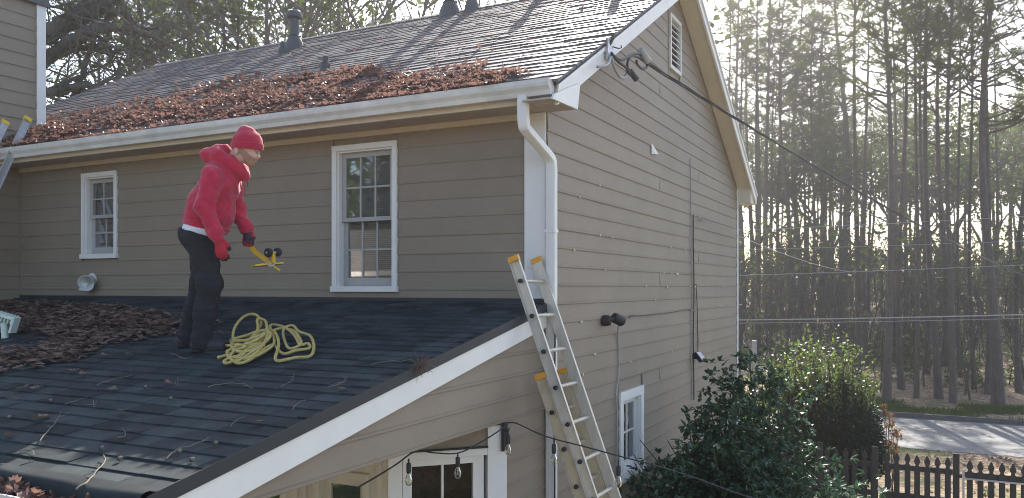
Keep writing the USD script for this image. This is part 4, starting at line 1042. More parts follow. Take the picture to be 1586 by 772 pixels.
# --- beanie
bn = Field((.24, -.14, 1.50), (.55, .14, 1.77), .0045)
bn.ball((.392, 0, 1.595), .112, .03, (1.06, .88, 1.0)).cone((.385, 0, 1.64), (.378, .0, 1.685), .082, .045, .05, (1, .9, 1)).ball((.372, 0, 1.70), .028, .03).ball((.418, 0, 1.685), .03, .03)
bl, bnn = np.array([.284, 0, 1.556]), (.02, 0, 1)
bn.cut(bl, bnn)
obj('beanie', pl(bn.mesh(.006, (14, 14, 9), 4)), 'beanie', p_, smooth=True)
cf = Field((.24, -.14, 1.50), (.55, .14, 1.68), .0045)
cf.ball((.394, 0, 1.592), .119, .03, (1.06, .88, 1.0)); cf.cut(bl - [0, 0, .004], (.05, 0, 1)); cf.cut(bl + [0, 0, .046], (-.05, 0, -1))
obj('beanie_cuff', pl(cf.mesh(.002, (20, 20, 20), 2)), 'beanie', p_, smooth=50)
# --- sweatshirt with hood
HB, HN = np.array([-.11, 0, 1.005]), unit((.30, 0, 1))
hz = Field((-.18, -.38, .78), (.48, .38, 1.66), .0085)
hz.cone((.048, 0, .97), (.105, 0, 1.12), .148, .146, .05, (1, 1.2, 1)).cone((.105, 0, 1.12), (.19, 0, 1.27), .146, .138, .06, (1, 1.35, 1))
hz.cone((.19, 0, 1.30), (.24, 0, 1.40), .12, .075, .06, (1, 1.3, 1))
hz.cone((.15, 0, 1.04), (.15, 0, 1.05), .128, .128, .06, (1, 1.15, 1))
body_cut = hz.cut(HB, HN)
for sd in (-1, 1):
    hz.chain([(.17, .10 * sd, 1.37), SHO[sd], ELB[sd], np.array(WRI[sd]) * .82 + np.array(ELB[sd]) * .18], [.068, .074, .064, .055], .04)
    w, e = np.array(WRI[sd]), np.array(ELB[sd])
    hz.chain([w * .8 + e * .2, w * .98 + e * .02], [.056, .043], .02)
    hz.chain([(.105, .045 * sd, 1.49), (.20, .075 * sd, 1.49), (.29, .075 * sd, 1.445), (.345, .05 * sd, 1.39), (.365, .0, 1.35)], [.045, .046, .040, .036, .034], .035)
hz.chain([(.095, -.03, 1.495), (.095, .03, 1.495)], [.055, .055], .04).chain([(.18, -.04, 1.535), (.18, .04, 1.535)], [.050, .050], .03).chain([(.225, -.035, 1.555), (.225, .035, 1.555)], [.036, .036], .02)
hz.cone((.30, 0, 1.44), (.36, 0, 1.53), .052, .062, sub=True)
obj('sweatshirt', pl(hz.mesh(.030, (8, 8, 8), 9)), 'hoodie', p_, smooth=True)
hem = Field((-.2, -.28, .78), (.40, .28, 1.12), .008)
hem.cone((.05, 0, .95), (.12, 0, 1.10), .152, .156, .05, (1, 1.2, 1)).ball((.15, 0, 1.0), .13, .06, (1, 1.15, 1)); hem.cut(HB - HN * .022, HN); hem.cut(HB + HN * .03, -HN)
obj('waistband', pl(hem.mesh(.003, (20, 20, 20), 3)), 'hoodie', p_, smooth=50)
obj('drawstring', pl(MB().tube(catmull([(.372, -.03, 1.355), (.388, -.034, 1.30), (.384, -.035, 1.24), (.387, -.036, 1.185)], 4), .0045, 5).tube(catmull([(.374, .03, 1.355), (.385, .03, 1.31), (.383, .03, 1.26)], 4), .0045, 5).get()), 'hoodie', p_)
te = Field((-.2, -.26, .78), (.36, .26, 1.10), .008)
te.cone((.048, 0, .90), (.10, 0, 1.06), .153, .144, .05, (1, 1.17, 1)); te.cut(HB - HN * .16, HN); te.cut(HB + HN * .02, -HN)
obj('tee_shirt', pl(te.mesh(.003, (12, 12, 12), 6)), 'tee_white', p_, smooth=50)
# --- trousers
tr = Field((-.28, -.28, -.04), (.34, .30, 1.06), .0085)
tr.cone((.048, 0, .90), (.068, 0, .99), .160, .150, .05, (1, 1.16, 1)).ball((-.01, 0, .90), .128, .05, (.9, 1.1, 1.1))
for sd in (-1, 1):
    k, a = np.array(KNE[sd]), np.array(ANK[sd])
    tr.chain([HIP[sd], k, k * .5 + a * .5, a + [0, 0, -.005]], [.118, .090, .078, .074], .05)
    tr.cone(a + [0, 0, .0], a + [.015, 0, -.035], .074, .072, .02)
tr.cut(HB - HN * .062, -HN)
obj('trousers', pl(tr.mesh(.020, (8, 8, 13), 12)), 'trousers', p_, smooth=True)
# --- shoes
for sd in (-1, 1):
    a = np.array(ANK[sd]); g = gz(a[0], a[1])
    sh = Field(a - [.13, .09, .12], a + [.24, .09, .06], .006)
    sh.chain([a + [-.045, 0, -.045], a + [.06, 0, -.045], a + [.15, -.005, -.055]], [.042, .042, .034], .03, (1, 1, 1)).cone(a + [-.02, 0, -.02], a + [.0, 0, .02], .048, .045, .03)
    sh.cut((a[0], a[1], g + .012), (-.083, -.163, 1))
    obj('shoe', pl(sh.mesh(.003, (20, 20, 20))), 'shoe', p_, smooth=True)
    so = Field(a - [.13, .09, .14], a + [.24, .09, .0], .006)
    so.chain([a + [-.045, 0, -.07], a + [.06, 0, -.07], a + [.155, -.005, -.07]], [.047, .046, .038], .02, (1, 1, 1))
    so.cut((a[0], a[1], g - .004), (-.083, -.163, 1)); so.cut((a[0], a[1], g + .022), (.083, .163, -1))
    obj('sole', pl(so.mesh()), 'black_rubber', p_, smooth=40)
# --- gloves: red knitted backs, dark dipped palms and finger tips
for sd in (-1, 1):
    w = np.array(WRI[sd])
    gf = Field(w - [.12, .12, .22], w + [.14, .12, .06], .0034)
    for ch in hand_chains(sd, .0018): gf.chain(ch[0], [r + .003 for r in ch[1]], k=.006, sc=ch[2])
    e = np.array(ELB[sd]); gf.chain([w + (e - w) * .16, w], [.036, .034], .02)
    tips = hand_chains(sd, .0018)
    obj('glove', pl(gf.mesh(.0015, (60, 60, 60))), 'glove_red', p_, smooth=True)
    gd_ = Field(w - [.12, .12, .22], w + [.14, .12, .06], .0034)
    for i, ch in enumerate(tips):
        if i == 0:
            off = np.array([0, .010, 0]) if sd < 0 else np.array([.004, -.012, 0])
            gd_.chain([q + off for q in ch[0]], [r + .001 for r in ch[1]], k=.006, sc=ch[2])
        else: gd_.chain([q + (np.array([0, .0015, 0])) for q in ch[0][2:]], [r + .0046 for r in ch[1][2:]], k=.004)
    obj('glove_palm', pl(gd_.mesh()), 'glove_dark', p_, smooth=True)

# ================================================================== THE YELLOW LADDER HOOK IN THE FAR HAND
tY = .155
def tp_(px, py, y=tY): return np.array([(px - 305) / 197.5 * (1 + y / 6.33), y, (540 - py) / 197.5 * (1 + y / 6.33)])
O = tp_(372, 360)
tl = thing('ladder_hook', 'yellow metal ladder hook with two black wheels held in the red gloves', 'ladder hook', PO + pl((O[None], None))[0][0])
def tb(mb): v, f = mb.get(); return pl((v - O, f))
bar = catmull([tp_(368, 352), tp_(371, 366), tp_(376, 384), tp_(384, 394), tp_(396, 403), tp_(409, 415)], 6)
v = []
for i, p in enumerate(bar):
    t_ = unit(bar[min(i + 1, len(bar) - 1)] - bar[max(i - 1, 0)]); n = unit(np.cross(t_, [0, 1, 0])); yy = np.array([0, 1, 0])
    for a, c in ((-1, -1), (1, -1), (1, 1), (-1, 1)): v.append(p + n * a * .017 + yy * c * .011)
q = len(bar)
mb = MB().add(v, [[i * 4 + j, i * 4 + (j + 1) % 4, i * 4 + 4 + (j + 1) % 4, i * 4 + 4 + j] for i in range(q - 1) for j in range(4)] + [[0, 1, 2, 3], [(q - 1) * 4 + 3, (q - 1) * 4 + 2, (q - 1) * 4 + 1, (q - 1) * 4]])
obj('bar', tb(mb), 'yellow_paint', tl)
obj('tip', tb(MB().tube([tp_(407, 413), tp_(421, 422)], .0085, 8)), 'yellow_plastic', tl, smooth=40)
c = (tp_(383, 413, .05) + tp_(421, 411.5, .27)) / 2; e = unit(tp_(421, 411.5, .27) - tp_(383, 413, .05))
obj('cross_plate', tb(MB().obox(c + [.0, 0, -.006], (e, np.cross(e, (0, .25, 1)), (0, .25, 1)), (.125, .032, .006))), 'yellow_plastic', tl)
lp = c - e * .07 + np.array([0, .0, .0015])
obj('label', tb(MB().obox(lp, (e, np.cross(e, (0, .25, 1)), (0, .25, 1)), (.022, .022, .001))), 'tee_white', tl)
ax_ = unit((.50, .86, .06)); w0 = tp_(409.5, 394.5, .17)
obj('bracket', tb(MB().obox((tp_(411, 411) + w0) / 2, (tp_(411, 411) - w0, (.5, .86, 0), np.cross(tp_(411, 411) - w0, (.5, .86, 0))), (np.linalg.norm(tp_(411, 411) - w0) / 2, .016, .010))), 'yellow_paint', tl)
obj('axle', tb(MB().tube([w0 - ax_ * .07, w0 + ax_ * .07], .007, 8)), 'galvanised', tl)
for sgn in (-1, 1):
    wc = w0 + ax_ * sgn * .048
    wh = obj('wheel', tb(MB().lathe([(.010, -.02), (.024, -.02), (.032, -.017), (.036, -.010), (.036, .010), (.032, .017), (.024, .02), (.010, .02)], wc, ax_, 22)), 'black_rubber', tl, smooth=35)
    obj('hub', tb(MB().lathe([(.001, -.0235), (.009, -.0235), (.0105, -.02), (.0105, .02), (.009, .0235), (.001, .0235)], wc, ax_, 12)), 'cable_grey', wh, smooth=35)
obj('clamp', tb(MB().tube(catmull([tp_(402, 405), tp_(405, 412, .12), tp_(411, 415, .12), tp_(415, 410)], 4), .006, 6)), 'galvanised', tl, smooth=True)
# ================================================================== LAND
rg = random.Random(17); ng = np.random.default_rng(17)
def gz_(x, y):                                       # ground height
    far = np.clip((np.asarray(y) - 22.5) / 45, 0, 1)
    return far * far * (3 - 2 * far) * 2.2 + .25 * np.clip((np.asarray(y) - 22) / 6, 0, 1) * (meshkit.noise(np.stack([np.asarray(x) * .25, np.asarray(y) * .25, np.zeros_like(np.asarray(x, float))], -1)) - .3)
gx = np.r_[np.linspace(-160, -32, 14), np.linspace(-30, 60, 91), np.linspace(62, 180, 14)]
gy = np.r_[np.linspace(-70, 10, 17), np.linspace(11, 80, 90), np.linspace(84, 180, 12)]
GX, GY = np.meshgrid(gx, gy, indexing='ij'); GZ = gz_(GX, GY)
i, j = np.meshgrid(np.arange(len(gx) - 1), np.arange(len(gy) - 1), indexing='ij'); nyy = len(gy)
mb = MB().add(np.stack([GX, GY, GZ], -1).reshape(-1, 3), np.stack([i * nyy + j, (i + 1) * nyy + j, (i + 1) * nyy + j + 1, i * nyy + j + 1], -1).reshape(-1, 4))
obj('ground', mb, 'litter', smooth=True, kind='structure', label='leaf-strewn yard and woodland floor', cat='ground')
RY0, RY1 = 15.9, 21.1
obj('road', MB().box((-60, RY0, -.05), (90, RY1, .012)), 'asphalt', kind='structure', label='grey asphalt road beyond the picket fence', cat='road')
0 and obj('centre_line', MB().box((-60, 18.35, .0125), (90, 18.47, .016)).box((-60, 18.62, .0125), (90, 18.74, .016)), 'road_paint', kind='structure', label='worn yellow double line along the road', cat='road marking')
obj('kerb', MB().box((-60, RY1, -.05), (90, RY1 + .16, .15)), 'kerb', kind='structure', label='dark kerb along the far side of the road', cat='kerb')
# grass blades: a strip beyond the kerb, and a strip by the near road edge
def blades(mb, n, xr, yr, hh, dens):
    for _ in range(n):
        x, y = rg.uniform(*xr), rg.uniform(*yr)
        if meshkit.noise(np.array([x * .6, y * 1.1, 2.2])) < dens + .25 * rg.random(): continue
        z = float(gz_(np.array(x), np.array(y))); a = rg.uniform(0, 6.28); h = rg.uniform(.5, 1.2) * hh; w = .03
        mb.add([(x - w * math.cos(a), y - w * math.sin(a), z), (x + w * math.cos(a), y + w * math.sin(a), z), (x + rg.gauss(0, .05), y + rg.gauss(0, .05), z + h)], [[0, 1, 2]])
mb = MB(); blades(mb, 30000, (-8, 18), (21.3, 24.8), .15, .30); blades(mb, 7000, (4, 22), (11.0, 15.2), .10, .52)
obj('grass', mb, 'grass', kind='stuff', label='short thin grass along the road verges', cat='grass')
mb = MB()
for _ in range(5200):
    x, y = rg.uniform(3, 24), rg.uniform(9.2, 15.9)
    if rg.random() > .35 + .65 * (y > 14.2): continue
    leaf_mesh(mb, (x, y, .02), rg.uniform(.07, .13), rg.uniform(0, 6.28), rg.gauss(0, .3), rg.gauss(0, .3), .3, rg, False)
for _ in range(2600):
    x, y = rg.uniform(-1.5, 5), rg.uniform(-9, -2.2)
    leaf_mesh(mb, (x, y, .02), rg.uniform(.08, .13), rg.uniform(0, 6.28), rg.gauss(0, .3), rg.gauss(0, .3), .3, rg, False)
obj('yard_leaves', mb, 'dead_leaf', kind='stuff', label='fallen brown leaves scattered over the yard and road edge', cat='dead leaves')

# ================================================================== PICKET FENCE AND GATE
FY = 8.72; FT = H - 2.80
def picket_mesh(x, y, zt, w=.088, t=.02):
    hw = w / 2
    pts = [(-hw, 0), (hw, 0), (hw, zt - .20), (hw * .62, zt - .175), (hw * .58, zt - .16), (hw * 1.05, zt - .115), (hw * .98, zt - .085), (hw * .60, zt - .04), (hw * .16, zt), (-hw * .16, zt), (-hw * .60, zt - .04), (-hw * .98, zt - .085), (-hw * 1.05, zt - .115), (-hw * .58, zt - .16), (-hw * .62, zt - .175), (-hw, zt - .20)]
    return MB().prism(sg.Polygon(pts), (x, y, .06), (1, 0, 0), (0, 0, 1), (0, -1, 0), t)
def fence_run(label, x0, x1, posts, group=None):
    t = thing('picket_fence', label, 'fence', (x0, FY, 0), group)
    n = round((x1 - x0) / .151)
    for k in range(n):
        x = .075 + k * (x1 - x0) / n
        obj('picket', picket_mesh(x + rg.gauss(0, .004), -.02 + rg.gauss(0, .002), FT - .06 + rg.gauss(0, .008)), 'fence_wood', t)
    for z in (FT - .24, FT - .72, .2):
        obj('rail', MB().box((0, -.019, z - .045), (x1 - x0, .02, z + .045)), 'fence_wood', t)
    for x in posts:
        obj('post', MB().box((x - x0 - .047, -.045, 0), (x - x0 + .047, .05, FT + .07)), 'fence_wood', t)
    return t
xa = on_y(1366, 720, FY)[0]; xb = on_y(1481, 720, FY)[0]; xl = on_y(1180, 720, FY)[0]
fence_run('dark wooden picket fence half hidden behind the big dark bush', xl, xa - .06, [xa - .11, (xl + xa) / 2])
fence_run('short dark picket fence with pointed tops between the round bush and gate post', xa + .01, xb - .05, [xb])
gx0 = on_y(1490, 720, FY)[0]; gx1 = gx0 + 1.35
t = thing('gate', 'dark picket gate with pale metal frame at the right edge', 'gate', (gx0, FY, 0))
for a, b, c, d in ((0, .035, .15, FT - .17), (gx1 - gx0 - .035, gx1 - gx0, .15, FT - .17), (.036, gx1 - gx0 - .036, FT - .335, FT - .31), (.036, gx1 - gx0 - .036, .15, .185)):
    obj('frame', MB().box((a, -.062, c), (b, -.040, d)), 'gate_frame', t)
for k in range(9):
    obj('picket', picket_mesh(.11 + k * .151, -.015, FT - .08), 'fence_wood', t)
for z in (FT - .27, .35): obj('rail', MB().box((.036, -.014, z - .05), (gx1 - gx0, .022, z + .05)), 'fence_wood', t)
obj('latch', MB().box((-.05, -.06, FT - .32), (-.002, -.045, FT - .26)), 'black_plastic', t)
obj('hinge', MB().box((gx1 - gx0 + .001, -.06, .4), (gx1 - gx0 + .06, -.045, .44)), 'black_plastic', t)

# ================================================================== PLANTS
def leafy(mb, c, L, W, d, up, r, droop=.2):
    d = unit(d); s = np.cross(d, up); s = s / (np.linalg.norm(s) + 1e-9); n = np.cross(s, d)
    c = np.asarray(c)
    v = [c, c + d * L * .35 + s * W * .5 + n * L * .05, c + d * L * .35 - s * W * .5 + n * L * .05, c + d * L * .75 + s * W * .36 - n * L * droop * .3, c + d * L * .75 - s * W * .36 - n * L * droop * .3, c + d * L - n * L * droop, c + d * L * .4 - n * L * .04]
    return mb.add(v, [[0, 1, 6], [0, 6, 2], [1, 3, 6], [6, 4, 2], [3, 5, 6], [6, 5, 4]])
def rdir(r, up=0.0): return unit((r.gauss(0, 1), r.gauss(0, 1), r.gauss(up, .8)))
# big glossy-leaved bush in front of the gable
bc = np.array([1.28, 2.72, 0])
t = thing('large_bush', 'large dark glossy-leaved bush growing against the gable wall', 'bush', bc)
mb, ms = MB(), MB(); r = random.Random(31)
stems = []
for k in range(56):
    a = r.uniform(0, 6.28); R = r.uniform(.1, 1.0) ** .6
    tip = np.array([1.15 * R * math.cos(a) * 1.15, 1.5 * R * math.sin(a), r.uniform(1.75, 2.85) - .55 * R * R + r.gauss(0, .12)])
    if k < 5: tip = np.array([-.45 + .15 * k, .45 + r.gauss(0, .18), 2.9 + .12 * (k % 3)])
    if k in (5, 6, 7): tip = np.array([-1.0, -1.35 + .2 * (k - 5), 2.15 + .12 * (k - 5)])
    if tip[0] < -1.05: tip[0] = -1.05
    if k > 7: tip[2] = max(tip[2] - .75 * max(0, (.62 * tip[0] + .78 * tip[1]) / 1.2), .5)
    mid = tip * [.45, .45, .55] + [r.gauss(0, .1), r.gauss(0, .1), 0]
    c = catmull([(r.gauss(0, .12), r.gauss(0, .12), 0), mid, tip], 6)
    ms.tube(c, np.linspace(.022, .005, len(c)), 5); stems.append(c)
n = 0
while n < 31000:
    c = stems[r.randrange(len(stems))]
    u = len(c) - 1 - (abs(r.gauss(0, .36)) * len(c))
    if u < 1: continue
    i0 = int(min(u, len(c) - 2)); p = c[i0] * (1 - (u - i0)) + c[i0 + 1] * (u - i0) if u < len(c) - 1 else c[-1]
    spread = .30 if u < len(c) - 1.5 else .12
    p = p + np.clip([r.gauss(0, spread), r.gauss(0, spread), r.gauss(0, spread * .7)], -1.5 * spread, 1.5 * spread)
    if p[0] + bc[0] < .06 or p[2] < .15 or (p[0] < -.62 and p[2] > 2.05): continue
    base = rdir(r, .2)
    for q in range(4):                               # little whorls
        leafy(mb, p, r.uniform(.06, .105), r.uniform(.034, .05), base + rdir(r, .1) * .9, np.array([0, 0, 1.0]) + rdir(r) * .5, r, r.uniform(.05, .4)); n += 1
obj('stem', ms, 'stem', t, smooth=True); obj('foliage', mb, 'leaf_bush', t)
# round clipped bush behind the fence with sunlit shoots on top
def round_bush(name, label, c, R, hgt, leaf, nl, ls, sprouts=0, sm='leaf_sprout', seed=1, squash=1.0):
    r = random.Random(seed); t = thing(name, label, 'bush', c); mb, ms, msp = MB(), MB(), MB()
    for k in range(9):
        a = r.uniform(0, 6.28); ms.tube([(r.gauss(0, .1), r.gauss(0, .1), 0), (R * .4 * math.cos(a), R * .4 * math.sin(a), hgt * .4), (R * .75 * math.cos(a), R * .75 * math.sin(a), hgt * r.uniform(.5, .85))], [.03, .02, .006], 5)
    cc = np.array([0, 0, hgt * .5])
    for k in range(nl):
        d = rdir(r); rad = r.uniform(.25, 1.0) ** .30
        lump = .86 + .28 * meshkit.noise(d * 2.4 + seed)
        p = cc + d * [R, R * squash, hgt * .5] * rad * lump
        if p[2] < .08: continue
        leafy(mb, p, ls * r.uniform(.7, 1.3), ls * .5, d + rdir(r) * 1.0, np.array([0, 0, 1.0]) + rdir(r) * .6, r)
    for k in range(sprouts):
        a = r.uniform(0, 6.28); q = r.random() ** .5 * R * .92
        b0 = np.array([q * math.cos(a) - .05, q * math.sin(a) * squash, hgt * (.98 - .28 * (q / R) ** 2)])
        L_ = r.uniform(.3, 1.25) * (1 - .5 * q / R); tip = b0 + [r.gauss(0, .12) + .1 * math.cos(a), r.gauss(0, .12), L_]
        cv = catmull([b0 - [0, 0, .3], (b0 + tip) / 2 + [r.gauss(0, .04), r.gauss(0, .04), 0], tip], 4); ms.tube(cv, np.linspace(.008, .003, len(cv)), 4)
        for z in np.arange(0, 1, .055 / L_):
            p = b0 * (1 - z) + tip * z + [r.gauss(0, .02), r.gauss(0, .02), 0]
            leafy(msp, p, r.uniform(.065, .105), .045, rdir(r, .3), np.array([0, 0, 1.0]) + rdir(r) * .4, r)
    obj('stem', ms, 'stem', t, smooth=True); obj('foliage', mb, leaf, t)
    if sprouts: obj('new_shoots', msp, sm, t, kind='stuff')
    return t
c1 = on_y(1283, 640, 10.3)
round_bush('round_bush', 'round dark bush behind the fence with bright shoots on top', (c1[0], 10.3, 0), 1.0, 2.2, 'leaf_shrub', 21000, .085, 210, seed=3)
c2 = on_y(1200, 640, 9.6)
round_bush('lime_bush', 'bright yellow-green bush between the house corner and round bush', (c2[0] + .35, 10.6, 0), 1.2, 2.0, 'leaf_lime', 6500, .10, 40, seed=5)
c3 = on_y(1222, 700, 7.0)
round_bush('dark_bush', 'dark spreading bush right of the large glossy bush', (c3[0] - .6, 6.7, 0), .8, 1.35, 'leaf_bush', 7000, .11, 10, 'leaf_bush', seed=8)
# brown hydrangea heads right of the round bush
h0 = on_y(1378, 700, 9.9); t = thing('hydrangea', 'dried brown hydrangea flower heads beside the round bush', 'hydrangea', (h0[0], 9.9, 0))
ms, mb = MB(), MB(); r = random.Random(9)
for px, py in ((1368, 630), (1371, 641), (1378, 645), (1382, 655), (1376, 660), (1384, 670), (1389, 668), (1380, 684), (1387, 690), (1391, 675), (1376, 690), (1385, 700)):
    p = on_y(px, py, 9.9 + r.uniform(-.12, .12)) - [h0[0], 9.9, 0]
    ms.tube(catmull([(r.gauss(0, .05), r.gauss(0, .05), 0), p * [.5, .5, .5] + [r.gauss(0, .03), 0, 0], p], 4), .006, 4)
    mb = MB()
    for k in range(46):
        d = rdir(r); leafy(mb, p + d * r.uniform(.03, .075), .035, .032, rdir(r), np.array([0, 0, 1.0]) + rdir(r) * .8, r)
    obj('flower_head', mb, 'hydrangea', t)
obj('stem', ms, 'stem', t)
# grey garden obelisk at the end of the house
o_ = on_y(1168, 600, 13.2); ob = thing('garden_post', 'slim grey tapering post with a cross piece beyond the house corner', 'post', (o_[0], 13.2, 0))
obj('shaft', MB().hexa([(-.12, -.05, 0), (.12, -.05, 0), (.12, .05, 0), (-.12, .05, 0)], [(-.05, -.04, 2.75), (.05, -.04, 2.75), (.05, .04, 2.75), (-.05, .04, 2.75)]), 'cable_light', ob)
obj('cross_piece', MB().obox((0, -.07, 2.05), ((1, 0, .25), (0, 1, 0), (-.25, 0, 1)), (.30, .018, .05)), 'cable_light', ob)

# ---------------------------------------------------------------- trees: prototypes
def proto(path):
    p = stage.CreateClassPrim(path)
    return p
def pine_proto(path, seed, hgt, r0, crown0, n_limb, leaf='needles', bark='bark_pine', tuft=7, tl=.34):
    r = random.Random(seed); root = UsdGeom.Xform.Define(stage, path); root.GetPrim().SetSpecifier(Sdf.SpecifierClass)
    wood, crown = MB(), MB()
    ph = r.uniform(0, 6.28); bend = r.uniform(.05, .22)
    zs_ = np.linspace(0, hgt, 14)
    tr_ = np.stack([bend * np.sin(zs_ * .35 + ph) + .012 * zs_ * r.uniform(-1, 1), bend * np.cos(zs_ * .27 + ph) + .012 * zs_ * r.uniform(-1, 1), zs_], 1); tr_[:, :2] -= tr_[0, :2]
    rad = r0 * (1 - .82 * (zs_ / hgt) ** 1.1); rad[0] *= 1.35
    wood.tube(tr_, rad, 9)
    def at_h(z): return np.array([np.interp(z, zs_, tr_[:, k]) for k in range(3)])
    for k in range(n_limb):
        u = r.random(); z = hgt * (crown0 + (.985 - crown0) * u)
        L_ = (1 - .72 * u) * r.uniform(1.4, 3.1) * hgt / 20; a = r.uniform(0, 6.28)
        b0 = at_h(z); dr = np.array([math.cos(a), math.sin(a), r.uniform(.15, 1.1)]) * r.uniform(.7, 1.0)
        pts = [b0, b0 + dr * L_ * .4 + [0, 0, -.05 * L_], b0 + dr * L_ * .75 + [r.gauss(0, .1), r.gauss(0, .1), .02], b0 + dr * L_ + [r.gauss(0, .15), r.gauss(0, .15), .15 * L_]]
        c = catmull(pts, 3); wood.tube(c, np.linspace(max(.05 * (1 - .6 * u), .018), .008, len(c)), 4, caps=False)
        if r.random() < .1: continue
        for q in range(int(tuft * (.5 + L_ / 2.2))):
            s = r.uniform(.35, 1.05); i0 = min(int(s * (len(c) - 1)), len(c) - 1)
            p = c[i0] + np.array([r.gauss(0, .22), r.gauss(0, .22), r.gauss(.05, .15)]) * (L_ / 2)
            if r.random() < .5: wood.tube([c[i0], p], [.007, .003], 3, caps=False)
            for m in range(15):
                d = rdir(r, .25); l = tl * r.uniform(.6, 1.2); s_ = unit(np.cross(d, rdir(r))) * .015
                crown.add([p - s_, p + s_, p + d * l], [[0, 1, 2]])
    for k in range(int(n_limb * .5)):                # dead stubs below the crown
        z = hgt * r.uniform(.12, crown0); a = r.uniform(0, 6.28); b0 = at_h(z); L_ = r.uniform(.3, 1.5)
        wood.tube([b0, b0 + np.array([math.cos(a), math.sin(a), r.uniform(-.3, .5)]) * L_], [.022, .006], 3, caps=False)
    obj('trunk', wood, bark, path, smooth=60); obj('crown', crown, leaf, path)
def broad_proto(path, seed, hgt, r0, leaf, bark, depth=5, nleaf=22, ls=.16, spread=.55, lean=0.0, bare=.0, first=.35):
    r = random.Random(seed); root = UsdGeom.Xform.Define(stage, path); root.GetPrim().SetSpecifier(Sdf.SpecifierClass)
    wood, crown = MB(), MB()
    def grow(p, d, L_, rad, lev):
        n = 4 if lev < 3 else 3; pts = [p]; q = d.copy()
        for _ in range(n):
            q = unit(q + rdir(r) * .22 + np.array([0, 0, .05])); pts.append(pts[-1] + q * L_ / n)
        wood.tube(pts, np.linspace(rad, rad * .62, len(pts)), 7 if lev < 2 else (5 if lev < 4 else 3), caps=False)
        if lev >= depth - 2 and r.random() > bare:
            for _ in range(nleaf):
                c = pts[r.randrange(1, len(pts))] + np.array([r.gauss(0, .3), r.gauss(0, .3), r.gauss(0, .25)]) * hgt / 12
                d2, s = rdir(r), rdir(r)
                s = unit(np.cross(d2, s)); l = ls * r.uniform(.6, 1.3)
                crown.add([c - d2 * l, c + s * l * .5, c + d2 * l, c - s * l * .5], [[0, 1, 2, 3]])
        if lev < depth:
            for _ in range(r.choice([2, 3]) if lev else 3):
                nd = unit(q + rdir(r, .15) * spread * 1.6)
                grow(pts[-1] if r.random() < .6 else pts[-2], nd, L_ * r.uniform(.62, .85), rad * .6, lev + 1)
    grow(np.array([0, 0, 0.]), unit((lean, 0, 1)), hgt * first, r0, 0)
    obj('trunk', wood, bark, path, smooth=60)
    obj('crown', crown, leaf, path)
for k in range(6):
    pine_proto(f'/_pine_{k}', 100 + k, 20, (.125, .11, .14, .10, .115, .095)[k], (.56, .62, .52, .66, .58, .63)[k], (42, 34, 48, 30, 40, 32)[k])
for k in range(2):
    pine_proto(f'/_pine_{6 + k}', 140 + k, 20, .115, .70, 13, tuft=5)
for k in range(3):
    broad_proto(f'/_tall_{k}', 220 + k, 21, .2, 'leaf_dull', 'bark_grey', 5, 4, .19, .45, first=.36)
for k in range(3):
    broad_proto(f'/_broad_{k}', 200 + k, 14, .16, 'leaf_dull', 'bark_grey', 5, 8, .15, .5, first=.30)
for k in range(3):
    broad_proto(f'/_sapling_{k}', 300 + k, 7, .045, 'leaf_lime' if k == 1 else 'leaf_dull', 'bark_dark', 4, 5, .09, .45, bare=.72, first=.34)

ORD = ['leftmost', 'second', 'third', 'fourth', 'fifth', 'sixth', 'seventh', 'eighth', 'ninth', 'tenth', 'eleventh', 'twelfth', 'thirteenth', 'fourteenth', 'fifteenth', 'sixteenth']
def ordinal(px, all_px):
    k = sorted(all_px).index(px)
    return 'leftmost' if k == 0 else ('rightmost' if k == len(all_px) - 1 else ORD[k] + ' from the left')
def plant(protoname, name, label, px, Z, s, group=None, dx=0, cat='tree', fixed=None):
    w = at_depth(px, CY, Z); x, y = w[0], w[1]
    z = float(gz_(np.array(x), np.array(y))) - .05
    return copy_of(protoname, name, label, cat, (x, y, z), rg.uniform(0, 6.28), s, group)
FRONT = [(1150, 30, .8, 2), (1166, 34, .9, 1), (1190, 29, 1.0, 0), (1211, 33, 1.0, 3), (1223, 31, .95, 4), (1242, 36, 1.1, 2), (1256, 30, .9, 5), (1273, 33, 1.1, 0), (1299, 28.5, 1.35, 2), (1328, 32, 1.1, 1), (1341, 37, 1.0, 4),
         (1373, 28, 1.05, 0), (1396, 31, 1.15, 3), (1419, 29, .85, 5), (1435, 34, 1.05, 1), (1454, 29, 1.1, 4), (1464, 36, 1.1, 2), (1476, 28, .85, 0), (1487, 33, .8, 5), (1509, 31, .9, 3), (1530, 30, .95, 1), (1546, 27.5, 1.25, 2), (1579, 30, 1.0, 4)]
where = ['just right of the house corner', 'second right of the house corner', 'behind the lime bush', 'above the left side of the lime bush', 'left of the round bush', 'left behind the round bush shoots', 'slim, behind the left shoots of the round bush', 'behind the middle of the round bush', 'behind the right shoots of the round bush',
         'right behind the round bush', 'slim and far, right of the round bush', 'above the dried hydrangea heads', 'just beyond the left end of the road', 'thin, above the left of the short picket fence', 'above the middle of the short fence', 'near, above the right of the short fence',
         'far, left of the gate post', 'thin, directly above the gate post', 'slim, just right of the gate post', 'above the left picket of the gate', 'above the middle of the gate', 'thick and nearest, above the right of the gate', 'at the right edge of the picture']
for (px, Z, s, k), wh in zip(FRONT, where):
    if px < 1310: Z, s = Z + 24, s * 1.55
    elif px < 1345: k = 6 + k % 2
    plant(f'/_pine_{k}', 'pine_tree', 'tall straight pine trunk ' + wh, px, Z, (s, s, rg.uniform(1.1, 1.3) if px < 1310 else rg.uniform(.85, 1.0)), None)
G2 = 'slender pines massed deeper in the woods'
